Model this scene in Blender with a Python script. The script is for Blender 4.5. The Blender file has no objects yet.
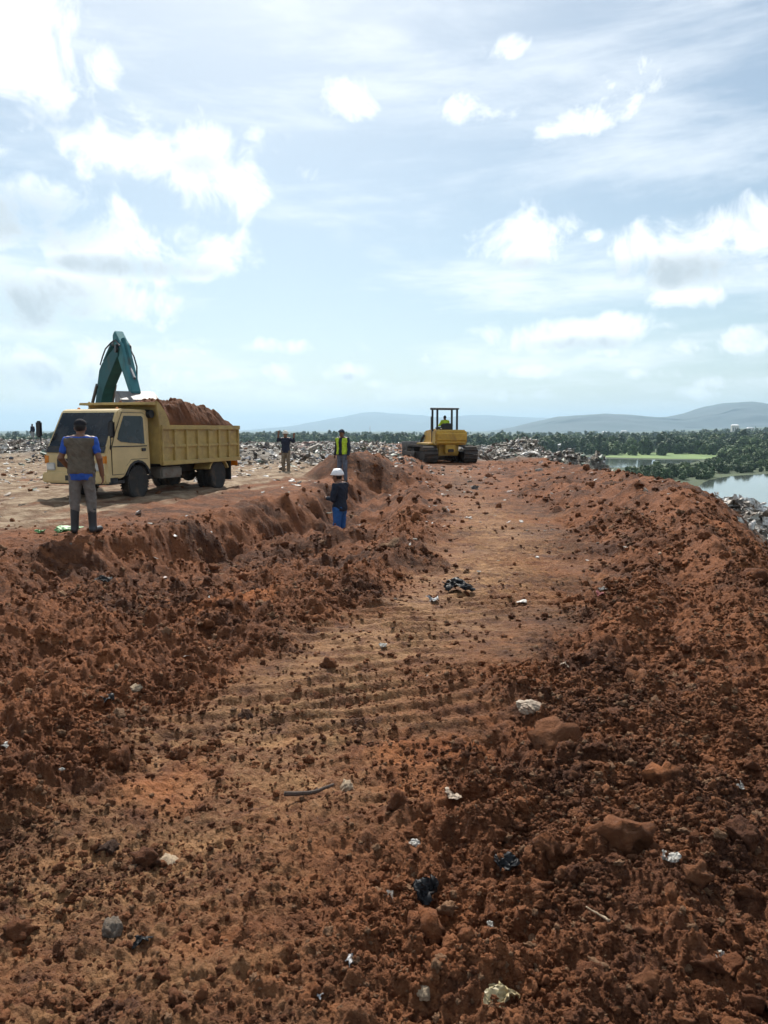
import bpy, bmesh, math, random
import numpy as np
from mathutils import Vector, Matrix

SC = bpy.context.scene
COL = SC.collection
R = math.radians
rng = np.random.default_rng(7)
random.seed(7)

# ------------------------------------------------------------------ camera
FPX, PITCH, CAMZ = 780.0, math.atan((512 - 430) / 780.0), 1.65
cam_d = bpy.data.cameras.new('camera')
cam_d.sensor_fit = 'VERTICAL'
cam_d.sensor_height = 24.0
cam_d.lens = 24.0 * FPX / 1024.0
cam_d.clip_start = 0.05
cam_d.clip_end = 60000.0
cam = bpy.data.objects.new('camera', cam_d)
COL.objects.link(cam)
cam.location = (0, 0, CAMZ)
cam.rotation_euler = (R(90) - PITCH, 0, 0)
SC.camera = cam

# ------------------------------------------------------------------ world, sun, exposure
SUN_AZ, SUN_EL = R(-9), R(45)        # azimuth from +Y (the view direction), positive to the right
SC.view_settings.view_transform = 'Standard'
SC.view_settings.look = 'None'
SC.view_settings.exposure = 0.38
SC.view_settings.gamma = 1.0
SC.render.engine = 'CYCLES'
SC.cycles.use_denoising = True
SC.cycles.use_adaptive_sampling = True
SC.cycles.adaptive_threshold = 0.025
SC.cycles.adaptive_min_samples = 16
SC.cycles.max_bounces = 5
SC.cycles.diffuse_bounces = 2
SC.cycles.glossy_bounces = 3
SC.cycles.transmission_bounces = 6
SC.cycles.volume_bounces = 0
SC.cycles.transparent_max_bounces = 8


class NT:
    """tiny helper that wires shader nodes"""
    dims = '3D'

    def __init__(s, tree):
        s.t = tree
        s.t.nodes.clear()

    def n(s, kind, **kw):
        nd = s.t.nodes.new(kind)
        for k, v in kw.items():
            setattr(nd, k, v)
        return nd

    def put(s, sock, v):
        if v is None:
            return
        if hasattr(v, 'links') or hasattr(v, 'is_linked'):
            s.t.links.new(v, sock)
        else:
            sock.default_value = v

    def m(s, op, a, b=None, c=None, clamp=False):
        nd = s.n('ShaderNodeMath', operation=op, use_clamp=clamp)
        for i, v in enumerate((a, b, c)):
            s.put(nd.inputs[i], v)
        return nd.outputs[0]

    def vm(s, op, a, b=None, scale=None):
        nd = s.n('ShaderNodeVectorMath', operation=op)
        s.put(nd.inputs[0], a)
        s.put(nd.inputs[1], b)
        if scale is not None:
            s.put(nd.inputs['Scale'], scale)
        return nd.outputs['Value'] if op in ('LENGTH', 'DOT_PRODUCT', 'DISTANCE') else nd.outputs[0]

    def noise(s, vec, scale, detail=4, rough=0.55, dist=0.0, out=0):
        nd = s.n('ShaderNodeTexNoise', noise_dimensions=s.dims)
        s.put(nd.inputs['Vector'], vec)
        s.put(nd.inputs['Scale'], scale)
        s.put(nd.inputs['Detail'], detail)
        s.put(nd.inputs['Roughness'], rough)
        s.put(nd.inputs['Distortion'], dist)
        return nd.outputs[out]

    def mix(s, f, a, b, mode='MIX'):
        nd = s.n('ShaderNodeMix', data_type='RGBA', blend_type=mode)
        s.put(nd.inputs[0], f)
        s.put(nd.inputs[6], a if not isinstance(a, tuple) else (*a[:3], 1))
        s.put(nd.inputs[7], b if not isinstance(b, tuple) else (*b[:3], 1))
        return nd.outputs[2]

    def ramp(s, f, lo, hi, smooth=True):
        nd = s.n('ShaderNodeMapRange', interpolation_type='SMOOTHSTEP' if smooth else 'LINEAR')
        nd.clamp = True
        s.put(nd.inputs[0], f)
        s.put(nd.inputs[1], lo)
        s.put(nd.inputs[2], hi)
        return nd.outputs[0]


world = bpy.data.worlds.new('World')
SC.world = world
world.use_nodes = True
W = NT(world.node_tree)
W.dims = '2D'
sky = W.n('ShaderNodeTexSky', sky_type='NISHITA', sun_disc=False)
sky.sun_elevation, sky.sun_rotation = SUN_EL, SUN_AZ
sky.altitude, sky.air_density, sky.dust_density, sky.ozone_density = 50.0, 1.0, 1.15, 1.6
world.cycles.sampling_method = 'MANUAL'
world.cycles.sample_map_resolution = 256
wdir = W.n('ShaderNodeTexCoord').outputs['Generated']
sx = W.n('ShaderNodeSeparateXYZ')
W.put(sx.inputs[0], wdir)
az = W.m('MULTIPLY', W.m('ARCTAN2', sx.outputs[0], sx.outputs[1]), 180 / math.pi)
el = W.m('MULTIPLY', W.m('ARCSINE', sx.outputs[2]), 180 / math.pi)
# angular sky coordinates in degrees; the cloud outlines are frayed by noise
cb = W.n('ShaderNodeCombineXYZ')
W.put(cb.inputs[0], az)
W.put(cb.inputs[1], W.m('MULTIPLY', el, 1.0))
ang = cb.outputs[0]
big = W.noise(ang, 0.24, 8, 0.63, .3)
vor = W.n('ShaderNodeTexVoronoi', feature='SMOOTH_F1', voronoi_dimensions='2D')
W.put(vor.inputs['Vector'], W.vm('ADD', ang, W.vm('SCALE', W.noise(ang, .5, 3, .6, 0, 1), None, 1.6)))
vor.inputs['Scale'].default_value = .42
puff = W.m('SUBTRACT', .5, vor.outputs['Distance'])
n_all = W.m('ADD', W.m('MULTIPLY', W.m('SUBTRACT', big, 0.5), 4.4), W.m('MULTIPLY', puff, .6))


def azel(px, py):
    u, v = (px - 384) / FPX, (512 - py) / FPX
    d = Vector((u, math.cos(PITCH) + v * math.sin(PITCH), -math.sin(PITCH) + v * math.cos(PITCH))).normalized()
    return math.degrees(math.atan2(d.x, d.y)), math.degrees(math.asin(d.z))


# shaded cloud bases
BASES = [(25, 220, 75, 26, 1.1), (130, 266, 80, 11, 1.0), (20, 305, 85, 26, 1.1), (10, 376, 100, 16, .8), (690, 268, 66, 16, 1.1), (525, 264, 34, 9, .8), (40, 120, 60, 14, .5),
         (590, 344, 60, 8, .6), (200, 165, 30, 12, .5), (345, 377, 18, 5, .6), (418, 363, 12, 5, .6), (240, 384, 40, 7, .5)]
# cumulus: (px, py, half width px, half height px, strength)
CLOUDS = [(5, 50, 80, 80, 1.0), (150, 150, 130, 42, .8), (215, 180, 70, 36, .95), (50, 225, 110, 42, .95), (140, 250, 105, 34, 1.0),
          (20, 300, 110, 40, .9), (110, 308, 70, 26, .8), (20, 370, 130, 30, .75), (230, 378, 80, 17, .7), (310, 175, 20, 14, .8), (250, 133, 18, 11, .7),
          (475, 110, 42, 20, .75), (350, 100, 40, 22, .6), (570, 122, 46, 20, .65), (632, 80, 38, 32, .75), (500, 50, 38, 13, .8),
          (525, 248, 60, 34, 1.05), (705, 248, 90, 38, 1.15), (760, 238, 60, 40, 1.1), (690, 296, 46, 15, .8), (596, 236, 28, 8, .6),
          (590, 334, 100, 20, .85), (600, 355, 46, 12, .6), (720, 344, 80, 18, .6), (345, 371, 28, 11, .8), (418, 357, 20, 12, .8),
          (500, 372, 26, 9, .5), (230, 345, 150, 9, .55), (90, 345, 90, 18, .6), (560, 395, 240, 12, .35), (150, 395, 200, 14, .4), (60, 378, 34, 10, .8), (270, 372, 26, 9, .8), (455, 350, 24, 8, .7), (545, 372, 34, 9, .8), (650, 374, 36, 9, .7),
          (560, 326, 40, 11, .9), (620, 322, 34, 12, .9), (735, 382, 40, 9, .7), (390, 384, 30, 7, .6), (200, 352, 40, 9, .7)]


def blobs(items):
    """union of soft ellipses placed on the sky dome"""
    f = None
    for (px, py, a, b, k) in items:
        a0, e0 = azel(px, py)
        mp = W.n('ShaderNodeMapping')
        W.put(mp.inputs[0], ang)
        mp.inputs['Scale'].default_value = (13.6 / a, 13.6 / b, 1)
        mp.inputs['Location'].default_value = (-a0 * 13.6 / a, -e0 * 13.6 / b, 0)
        d = W.m('SUBTRACT', k, W.vm('DOT_PRODUCT', mp.outputs[0], mp.outputs[0]))
        f = d if f is None else W.m('MAXIMUM', f, d)
    return f


field = blobs(CLOUDS)
base = blobs(BASES)
# the rest of the sky dome carries the same kind of scattered cumulus
generic = W.m('MULTIPLY', W.m('SUBTRACT', W.noise(ang, .05, 1, .5), .54), 9.0)
outside = W.m('MAXIMUM', W.ramp(W.m('ABSOLUTE', az), 27.0, 36.0), W.ramp(el, 28.0, 36.0))
field = W.m('ADD', W.m('MULTIPLY', W.m('MAXIMUM', field, -2.0), W.m('SUBTRACT', 1.0, outside)), W.m('MULTIPLY', generic, outside))
dens = W.m('ADD', field, n_all)
cum = W.ramp(dens, -.05, 1.4)
# cirrus veil
cs = W.n('ShaderNodeMapping')
W.put(cs.inputs[0], ang)
cs.inputs['Rotation'].default_value = (0, 0, R(-24))
cs.inputs['Scale'].default_value = (0.045, 0.22, 1)
veil = W.ramp(W.noise(cs.outputs[0], 1.0, 6, .62, 0.15), .40, .76)
veil = W.m('MULTIPLY', veil, W.m('ADD', .46, W.m('MULTIPLY', W.ramp(el, 20.0, 2.0), .35)))
cover = W.m('MAXIMUM', W.m('MULTIPLY', cum, .95), veil, clamp=True)
under = W.m('MULTIPLY', W.ramp(W.m('ADD', base, W.m('MULTIPLY', n_all, .8)), -.3, 1.7), .95)
SKYTONE = 0.077
cloudcol = W.mix(under, (13.0, 13.3, 13.5), (5.7, 6.5, 7.0))
skyclear = W.mix(1.0, sky.outputs[0], (1.0, 1.06, 1.02), 'MULTIPLY')
skyclear = W.mix(.12, skyclear, (6.6, 7.6, 8.1))
skycol = W.mix(cover, skyclear, cloudcol)
bg = W.n('ShaderNodeBackground')
W.put(bg.inputs[0], skycol)
W.put(bg.inputs[1], SKYTONE)
wo = W.n('ShaderNodeOutputWorld')
W.put(wo.inputs[0], bg.outputs[0])

sun_d = bpy.data.lights.new('sun', 'SUN')
sun_d.energy, sun_d.angle, sun_d.color = 5.0, R(0.55), (1.0, .94, .85)
sun = bpy.data.objects.new('sun', sun_d)
COL.objects.link(sun)
to_sun = Vector((math.sin(SUN_AZ) * math.cos(SUN_EL), math.cos(SUN_AZ) * math.cos(SUN_EL), math.sin(SUN_EL)))
sun.rotation_euler = to_sun.to_track_quat('Z', 'Y').to_euler()
sun.location = to_sun * 60


# ------------------------------------------------------------------ helpers
def pix(px, py, d=None, z=None):
    """point on the ray through a pixel, at forward distance d or at height z"""
    u, v = (px - 384) / FPX, (512 - py) / FPX
    q = Vector((u, math.cos(PITCH) + v * math.sin(PITCH), -math.sin(PITCH) + v * math.cos(PITCH)))
    t = d / q.y if d is not None else (z - CAMZ) / q.z
    return Vector((0, 0, CAMZ)) + q * t


def tag(o, label=None, cat=None, group=None, kind=None):
    for k, v in (('label', label), ('category', cat), ('group', group), ('kind', kind)):
        if v:
            o[k] = v
    return o


def empty(name, loc=(0, 0, 0), rz=0.0, label=None, cat=None, group=None):
    o = bpy.data.objects.new(name, None)
    o.empty_display_size = .2
    COL.objects.link(o)
    o.location = loc
    o.rotation_euler = (0, 0, rz)
    return tag(o, label, cat, group)


def link(name, me, mat=None, parent=None):
    o = bpy.data.objects.new(name, me)
    COL.objects.link(o)
    if mat is not None:
        me.materials.clear()
        for q in (mat if isinstance(mat, (list, tuple)) else [mat]):
            me.materials.append(q)
    if parent is not None:
        o.parent = parent
    return o


def np_mesh(name, V, F, smooth=True):
    """V (n,3), F (m,3 or 4) numpy arrays -> mesh, fast"""
    me = bpy.data.meshes.new(name)
    V = np.asarray(V, np.float32)
    F = np.asarray(F, np.int32)
    k = F.shape[1]
    me.vertices.add(len(V))
    me.vertices.foreach_set('co', V.ravel())
    me.loops.add(F.size)
    me.loops.foreach_set('vertex_index', F.ravel())
    me.polygons.add(len(F))
    me.polygons.foreach_set('loop_start', np.arange(0, F.size, k, dtype=np.int32))
    me.polygons.foreach_set('use_smooth', np.full(len(F), smooth))
    me.update(calc_edges=True)
    me.validate()
    return me


def h2(ix, iy, seed=0):
    ix = ix.astype(np.int64).astype(np.uint64)
    iy = iy.astype(np.int64).astype(np.uint64)
    h = ix * np.uint64(374761393) + iy * np.uint64(668265263) + np.uint64(seed * 1442695041 + 12345)
    h = (h ^ (h >> np.uint64(13))) * np.uint64(1274126177)
    h = h ^ (h >> np.uint64(16))
    return (h & np.uint64(0xFFFFFF)).astype(np.float64) / 16777216.0


def perlin(x, y, seed=0):
    xi, yi = np.floor(x), np.floor(y)
    xf, yf = x - xi, y - yi
    u = xf * xf * xf * (xf * (xf * 6 - 15) + 10)
    v = yf * yf * yf * (yf * (yf * 6 - 15) + 10)

    def g(a, b):
        t = h2(xi + a, yi + b, seed) * 2 * math.pi
        return np.cos(t) * (xf - a) + np.sin(t) * (yf - b)
    a = g(0, 0) * (1 - u) + g(1, 0) * u
    b = g(0, 1) * (1 - u) + g(1, 1) * u
    return (a * (1 - v) + b * v) * 1.5


def fbm(x, y, octaves=4, seed=0, gain=.5, lac=2.03):
    s, a = 0.0, 1.0
    for i in range(octaves):
        s = s + a * perlin(x, y, seed + i * 17)
        x, y, a = x * lac + 3.1, y * lac - 1.7, a * gain
    return s


def clodnoise(x, y, seed=0, fill=.6):
    """rounded lumps scattered over a plane: 0 between them, up to 1 on top"""
    xi, yi = np.floor(x), np.floor(y)
    best = np.zeros_like(x)
    for a in (-1, 0, 1):
        for b in (-1, 0, 1):
            cx, cy = xi + a, yi + b
            r1, r2, r3 = h2(cx, cy, seed), h2(cx, cy, seed + 5), h2(cx, cy, seed + 9)
            rad = .25 + .45 * r3
            dx, dy = x - (cx + r1), y - (cy + r2)
            an = r2 * 6.28
            ex, ey = dx * np.cos(an) + dy * np.sin(an), (-dx * np.sin(an) + dy * np.cos(an)) * (1 + .7 * r1)
            q = 1 - (ex * ex + ey * ey) / (rad * rad)
            hh = np.clip(q, 0, 1) ** .95 * rad * 1.15 * (h2(cx, cy, seed + 3) < fill)
            best = np.maximum(best, hh)
    return best


def sstep(a, b, x):
    t = np.clip((x - a) / (b - a), 0, 1)
    return t * t * (3 - 2 * t)


def mat_new(name):
    m = bpy.data.materials.new(name)
    m.use_nodes = True
    N = NT(m.node_tree)
    out = N.n('ShaderNodeOutputMaterial')
    b = N.n('ShaderNodeBsdfPrincipled')
    N.put(out.inputs[0], b.outputs[0])
    return m, N, b, out


def simple(name, col, rough=.6, metal=0.0, vary=.12, vscale=6.0, dirt=0.0, bump=0.0, spec=.4, dirtcol=(.16, .085, .045)):
    """painted / cloth / plastic surface with mottling, dust and wear"""
    m, N, b, out = mat_new(name)
    tc = N.n('ShaderNodeTexCoord').outputs['Object']
    n1 = N.noise(tc, vscale, 5, .6)
    c = N.mix(N.ramp(n1, .3, .7), tuple(v * (1 - vary) for v in col), tuple(min(1, v * (1 + vary)) for v in col))
    if dirt > 0:
        d = N.m('MULTIPLY', N.ramp(N.noise(tc, vscale * .6, 8, .68, .4), .62 - .3 * dirt, .85 - .2 * dirt), min(1, dirt + .25))
        c = N.mix(d, c, dirtcol)
    N.put(b.inputs['Base Color'], c)
    N.put(b.inputs['Roughness'], N.m('ADD', rough, N.m('MULTIPLY', N.m('SUBTRACT', n1, .5), .25)))
    b.inputs['Metallic'].default_value = metal
    b.inputs['Specular IOR Level'].default_value = spec
    if bump > 0:
        bp = N.n('ShaderNodeBump')
        bp.inputs['Strength'].default_value = min(1, bump)
        bp.inputs['Distance'].default_value = .02
        N.put(bp.inputs['Height'], N.noise(tc, vscale * 3, 5, .6))
        N.put(b.inputs['Normal'], bp.outputs[0])
    return m
# ------------------------------------------------------------------ terrain
def ip(y, pts):
    a = np.array(pts)
    return np.interp(y, a[:, 0], a[:, 1])


SCARP = [(-5, -20), (2, -13), (5, -9), (7.5, -6.4), (9.3, -4.7), (12.7, -3.3), (16, -2.55), (22, -1.5), (30, .6), (40, 1.4), (60, 2.2), (90, 3)]
TROUGH_Z = [(0, 0), (5, -.02), (8, -.12), (10, -.36), (13, -.62), (16, -.78), (20, -.62), (26, -.42), (34, -.25), (45, -.15), (90, 0)]
LANE_L = [(-5, -2.6), (0, -2.2), (2.3, -1.75), (4.7, -1.15), (7.5, -.05), (9.5, .45), (11.7, .95), (16, 1.15), (22, 1.35), (30, 1.9), (45, 2.6), (90, 4)]
LANE_R = [(-5, -.1), (0, -.1), (2.3, .1), (3.3, .3), (4.7, .75), (7.5, 1.9), (9, 2.4), (12, 3.1), (16, 3.6), (22, 4.0), (30, 4.8), (45, 6.2), (90, 8)]
LANE_Z = [(0, 0), (6, -.02), (10, -.1), (16, -.22), (25, -.2), (45, -.18), (90, -.1)]
CREST = [(-5, 2.9), (0, 2.75), (3, 2.7), (5.4, 2.95), (8.1, 3.65), (12, 4.75), (16, 6.1), (25, 7.3), (40, 8.6), (60, 10), (90, 12)]
CREST_Z = [(0, .10), (3, .10), (5.4, .10), (8.1, .14), (12, .36), (16, .54), (20, .42), (25, .28), (40, .0), (90, -.1)]
PLAIN_Z = -14.0


def bump2(x, y, cx, cy, rx, ry, h, rot=0.0):
    c, s = math.cos(rot), math.sin(rot)
    dx, dy = x - cx, y - cy
    u, v = (dx * c + dy * s) / rx, (-dx * s + dy * c) / ry
    return h * np.exp(-(u * u + v * v))


def base_height(x, y):
    xs, zt, ll, lr, zl, xc, zc = (ip(y, t) for t in (SCARP, TROUGH_Z, LANE_L, LANE_R, LANE_Z, CREST, CREST_Z))
    wob = fbm(x * .35 + 7, y * .35, 4, 71) * .22 + fbm(x * 1.6, y * 1.6, 3, 72) * .08
    xs = xs + wob
    plat = .06 + .10 * sstep(14, 9, y) * sstep(-8, -4, x) - .18 * sstep(22, 30, y) * sstep(-4, -9, x)
    steep = sstep(7, 10.5, y)
    w = .8 + 2.2 * (1 - steep) + .35 * fbm(x * 1.3, y * 1.3, 2, 29)
    z = plat + (zt - plat) * sstep(0, 1, (x - xs + .15) / w)
    # up from the trough to the lane, with a windrow of pushed soil along its left edge
    t0 = np.maximum(xs + w, ll - 2.0)
    up = sstep(0, 1, (x - t0) / np.maximum(ll - t0, .3))
    z = z + (zl - zt) * up * sstep(xs, xs + w, x)
    wind = np.exp(-(np.where(x > ll - .45, (x - ll + .45) / .26, (x - ll + .45) / .55)) ** 2) * (.06 + .22 * sstep(5, 9, y)) * (1 + .35 * fbm(x * .8, y * .8, 2, 33))
    z = z + np.maximum(wind, 0) * sstep(34, 26, y)
    tl = x - .5 * (ll + lr)
    fur = .45 - 1.6 * np.abs(fbm(tl * .95 + .18 * fbm(x * .8, y * .8, 2, 38), y * .06, 2, 37))
    z = z + .16 * fur * sstep(.9, 1.6, np.abs(tl)) * sstep(3.5, 7, y) * sstep(34, 22, y) * sstep(0, 1.0, x - xs) * sstep(.4, -.4, x - xc)
    z = z + .24 * np.exp(-((x - ll + 1.7) / .30) ** 2) * sstep(6, 9, y) * sstep(22, 16, y) * sstep(0, .8, x - xs)
    # right berm
    rise = np.clip((x - lr) / np.maximum(xc - lr, .4), 0, 1)
    z = z + (zc - zl) * (rise ** 1.25) * (x > lr)
    # outside of the berm the fill falls away to the plain
    o = x - xc
    fall = np.where(o > 0, -(np.sqrt(o * o + .16) - .4) * .8 - np.maximum(o - 6, 0) * .1, 0)
    z = z + fall
    # refuse banked against the outer slope
    z = z + bump2(x, y, 11.2, 22.5, 2.0, 3.0, 1.9, -.3) + bump2(x, y, 14.5, 26, 3.0, 3.0, 1.2)
    # refuse ridge behind on the right, and the soil heap
    far = bump2(x, y, 12.5, 56, 4.0, 5.0, 1.6, .2) + bump2(x, y, 15.0, 55, 1.9, 4, 3.4) + bump2(x, y, 8.0, 58, 3.0, 6, .15)
    z = z + far * (.8 + .35 * fbm(x * .4, y * .4, 3, 5))
    heap = np.minimum(1.55 - np.sqrt(((x + .75) / 1.95) ** 2 + ((y - 27.0) / 1.9) ** 2 + .03) * 1.45, .76 - .10 * (x + 1.2))
    z = np.maximum(z, z + np.where(heap > -.3, np.maximum(heap, 0), 0) * (1 + .15 * fbm(x, y, 3, 3)))
    z = z + bump2(x, y, -1.1, 14.6, 1.5, .42, .40) + bump2(x, y, 1.2, 29.5, 1.6, 1.8, .2)
    # the long refuse bank behind the truck, rising to the left
    bank = sstep(32, 48, y) * sstep(3, -8, x)
    z = z + bank * (.22 + .08 * sstep(-15, -40, x)) * (1 + .7 * fbm(x * .12, y * .12, 4, 21))
    z = z + bump2(x, y, -15, 40, 5, 3.5, .55) + bump2(x, y, -9, 44, 4, 4, .5) + bump2(x, y, -21, 36, 6, 4, .45) + bump2(x, y, -36, 82, 14, 9, .35)
    edge = np.maximum(y - 92 + .12 * np.abs(x + 20), 0)
    return z - edge * .5 - np.maximum(-x - 90, 0) * .5


def masks(x, y):
    xs, ll, lr, xc = (ip(y, t) for t in (SCARP, LANE_L, LANE_R, CREST))
    nb = fbm(x * .9, y * .9, 4, 44) * .45
    lane = sstep(-.25, .25, x - ll + nb) * sstep(.35, -.25, x - lr + nb) * (.7 + .3 * sstep(2.6, 4.6, y))
    plat = sstep(.1, -.9, x - xs + nb) * sstep(8.5, 10, y) * sstep(2.5, -1, x)
    outer = sstep(.6, 1.8, x - xc)
    return lane, plat, outer


def heap_mask(x, y):
    return sstep(1.25, .9, np.sqrt(((x + .75) / 1.95) ** 2 + ((y - 27.0) / 1.9) ** 2))


def height(x, y, detail=True):
    x, y = np.asarray(x, float), np.asarray(y, float)
    z = base_height(x, y)
    lane, plat, outer = masks(x, y)
    xs, ll, lr = ip(y, SCARP), ip(y, LANE_L), ip(y, LANE_R)
    heap = heap_mask(x, y)
    churn = np.clip(1 - lane * .85 - plat * .72, .12, 1)
    churn = np.maximum(churn, heap * .8) * (1 - .22 * sstep(0, .8, x - lr))
    churn = np.maximum(churn, 1.0 * np.exp(-((x - xs - .3) / .9) ** 2) * sstep(7, 10, y))
    r = np.sqrt(x * x + y * y)
    z = z + churn * (.11 * fbm(x * .9, y * .9, 4, 1) + .05 * fbm(x * 2.7, y * 2.7, 3, 2))
    z = z + churn * (.13 * clodnoise(x * 1.5, y * 1.5, 11, .45) * (.5 + fbm(x * .5, y * .5, 2, 8)).clip(0, 1) + .11 * clodnoise(x * 4.2 + .13 * fbm(x * 6, y * 6, 2, 9), y * 4.2, 12, .5))
    if detail:
        m = r < 40
        if m.any():
            X1, Y1 = x[m], y[m]
            z[m] += churn[m] * sstep(40, 12, r[m]) * (.055 * clodnoise(X1 * 10, Y1 * 10, 13, .6) + .022 * fbm(X1 * 9, Y1 * 9, 3, 4))
        m = r < 18
        if m.any():
            X1, Y1 = x[m], y[m]
            z[m] += (.25 + .75 * churn[m]) * sstep(18, 8, r[m]) * (.034 * clodnoise(X1 * 23, Y1 * 23, 14, .65) + .018 * fbm(X1 * 26, Y1 * 26, 3, 6))
        m = r < 8
        if m.any():
            X1, Y1 = x[m], y[m]
            z[m] += (.3 + .7 * churn[m]) * sstep(8, 4, r[m]) * (.018 * clodnoise(X1 * 50, Y1 * 50, 15, .7) + .008 * fbm(X1 * 70, Y1 * 70, 2, 19))
    # track shoe prints across the lane
    along = y * .94 - x * .34
    g = np.sin((along * 5.0 + .4 * fbm(x * .6, y * .6, 2, 61)) * 2 * math.pi / 1.05)
    keep = sstep(-.55, .15, fbm(x * .8 + 4, y * .55, 3, 62))
    z = z + lane * keep * sstep(2.6, 4.5, y) * sstep(40, 22, y) * .036 * (np.clip((g - .25) / .75, 0, 1) ** .7 - .2)
    # wheel ruts in front of the truck
    for off in (1.2, 2.6, 4.6):
        rut = np.exp(-((x - xs + off + .35 * np.sin(y * .33)) / .22) ** 2)
        z = z - plat * sstep(60, 30, y) * .075 * rut + plat * .05 * np.exp(-((x - xs + off - .42 + .35 * np.sin(y * .33)) / .16) ** 2)
    return z


def ground_z(x, y):
    return float(height(np.array([x]), np.array([y]))[0])


# rings round the standing point, finer close by
th_c = np.arange(-R(31), R(31), .00165)
th_o = R(31) + np.cumsum(np.linspace(.003, .022, 74))
theta = np.concatenate([-th_o[::-1], th_c, th_o])
rad = [.35]
while rad[-1] < 150:
    k = 1.02 if rad[-1] < 1.6 else 1.0036 if rad[-1] < 8 else 1.0052 if rad[-1] < 18 else 1.008
    rad.append(rad[-1] * k)
rad = np.array(rad)
TT, RR = np.meshgrid(theta, rad)
X, Y = RR * np.sin(TT), RR * np.cos(TT)
Z = height(X.ravel(), Y.ravel()).reshape(X.shape)
nr, nc = X.shape
idx = np.arange(nr * nc).reshape(nr, nc)
F = np.stack([idx[:-1, :-1], idx[:-1, 1:], idx[1:, 1:], idx[1:, :-1]], -1).reshape(-1, 4)
V = np.stack([X, Y, Z], -1).reshape(-1, 3)
print('terrain', nr, nc, len(F))
terr_me = np_mesh('ground', V, F[:, ::-1], True)
lane_m, plat_m, outer_m = masks(V[:, 0], V[:, 1])
heap_m = heap_mask(V[:, 0], V[:, 1])
plat_m = plat_m * (1 - heap_m)


def spot(x, y, cx, cy, rx, ry):
    return np.clip(1.2 - np.sqrt(((x - cx) / rx) ** 2 + ((y - cy) / ry) ** 2) + .7 * fbm(x * 2.5, y * 2.5, 3, 91), 0, 1)


xv, yv = V[:, 0], V[:, 1]
orange = np.zeros(len(V))
for (px, py, rx, ry) in ((160, 788, .22, .34), (440, 748, .6, .4), (225, 945, .14, .10), (240, 600, .5, .8)):
    q = pix(px, py, z=0.0)
    orange = np.maximum(orange, spot(xv, yv, q.x, q.y, rx, ry))
orange = np.maximum(orange, spot(xv, yv, 5.4, 10.4, .75, 1.8))
STRIP = [(0, -1.3), (2.3, -1.0), (3.34, -.86), (4.66, -.5), (7.5, .65), (12.9, 1.95), (20, 2.3), (40, 3.5)]
strip = np.exp(-((xv - ip(yv, STRIP) + .3 * fbm(xv, yv, 3, 57)) / .62) ** 2)
pale = plat_m * sstep(-.35, .35, fbm(xv * .5, yv * .5, 4, 50) * .5 + .75 * fbm((ip(yv, SCARP) - xv) * 1.5, yv * .13, 3, 58) + sstep(.6, 3.2, ip(yv, SCARP) - xv) * 1.1 - .75 + .25 * sstep(20, 34, yv))
refuse = np.clip(sstep(34, 42, yv) * sstep(0, -6, xv) + sstep(1.0, 2.2, xv - ip(yv, CREST)) * sstep(13, 15, yv) * sstep(40, 30, yv) + sstep(44, 50, yv) * sstep(4, 6, xv), 0, 1)
grass = np.clip(sstep(-1.2, -3, V[:, 2]) * sstep(22, 35, yv), 0, 1)
att = terr_me.color_attributes.new('zones', 'FLOAT_COLOR', 'POINT')
att.data.foreach_set('color', np.stack([lane_m * (.22 + .78 * strip) * (.3 + .7 * sstep(24, 13, V[:, 1])), pale, orange, refuse], -1).astype(np.float32).ravel())
att2 = terr_me.color_attributes.new('zones_b', 'FLOAT_COLOR', 'POINT')
att2.data.foreach_set('color', np.stack([grass, heap_m, plat_m, np.ones(len(V))], -1).astype(np.float32).ravel())


def soil_colour(N, pos):
    """red-brown lateritic fill: world-space mottling shared by the ground and the clods"""
    a = N.noise(pos, .55, 6, .6, .3)
    b = N.noise(pos, 4.5, 6, .62, .2)
    c = N.noise(pos, 34.0, 4, .6)
    col = N.mix(N.ramp(a, .38, .60), (.068, .027, .0138), (.185, .069, .0285))
    col = N.mix(N.m('MULTIPLY', N.ramp(b, .50, .72), .75), col, (.265, .100, .039))
    col = N.mix(N.m('MULTIPLY', N.ramp(b, .47, .28), .75), col, (.062, .027, .0155))
    col = N.mix(N.m('MULTIPLY', N.ramp(c, .55, .75), .35), col, (.25, .13, .068))
    col = N.mix(N.m('MULTIPLY', N.ramp(c, .42, .25), .5), col, (.045, .02, .012))
    d = N.noise(pos, 15.0, 4, .6)
    col = N.mix(N.m('MULTIPLY', N.ramp(d, .54, .68), .5), col, (.20, .085, .040))
    col = N.mix(N.m('MULTIPLY', N.ramp(d, .44, .32), .45), col, (.045, .019, .011))
    return col, b, c


soil, N, bs, out = mat_new('red_soil')
pos = N.n('ShaderNodeNewGeometry').outputs['Position']
col, nb_, nc_ = soil_colour(N, pos)
zn = N.n('ShaderNodeAttribute', attribute_name='zones')
zs = N.n('ShaderNodeSeparateColor')
N.put(zs.inputs[0], zn.outputs['Color'])
zn2 = N.n('ShaderNodeAttribute', attribute_name='zones_b')
zs2 = N.n('ShaderNodeSeparateColor')
N.put(zs2.inputs[0], zn2.outputs['Color'])
streak = N.n('ShaderNodeMapping')
N.put(streak.inputs[0], pos)
streak.inputs['Rotation'].default_value = (0, 0, R(-14))
streak.inputs['Scale'].default_value = (1.4, 8.0, 2)
sn = N.noise(streak.outputs[0], 1.0, 6, .65, .3)
lanecol = N.mix(N.ramp(sn, .34, .68), (.145, .062, .027), (.34, .185, .082))
lanecol = N.mix(N.m('MULTIPLY', N.ramp(nc_, .5, .75), .6), lanecol, (.38, .235, .12))
col = N.mix(N.m('MULTIPLY', zs.outputs[0], N.ramp(nb_, .30, .55)), col, lanecol)
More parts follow.
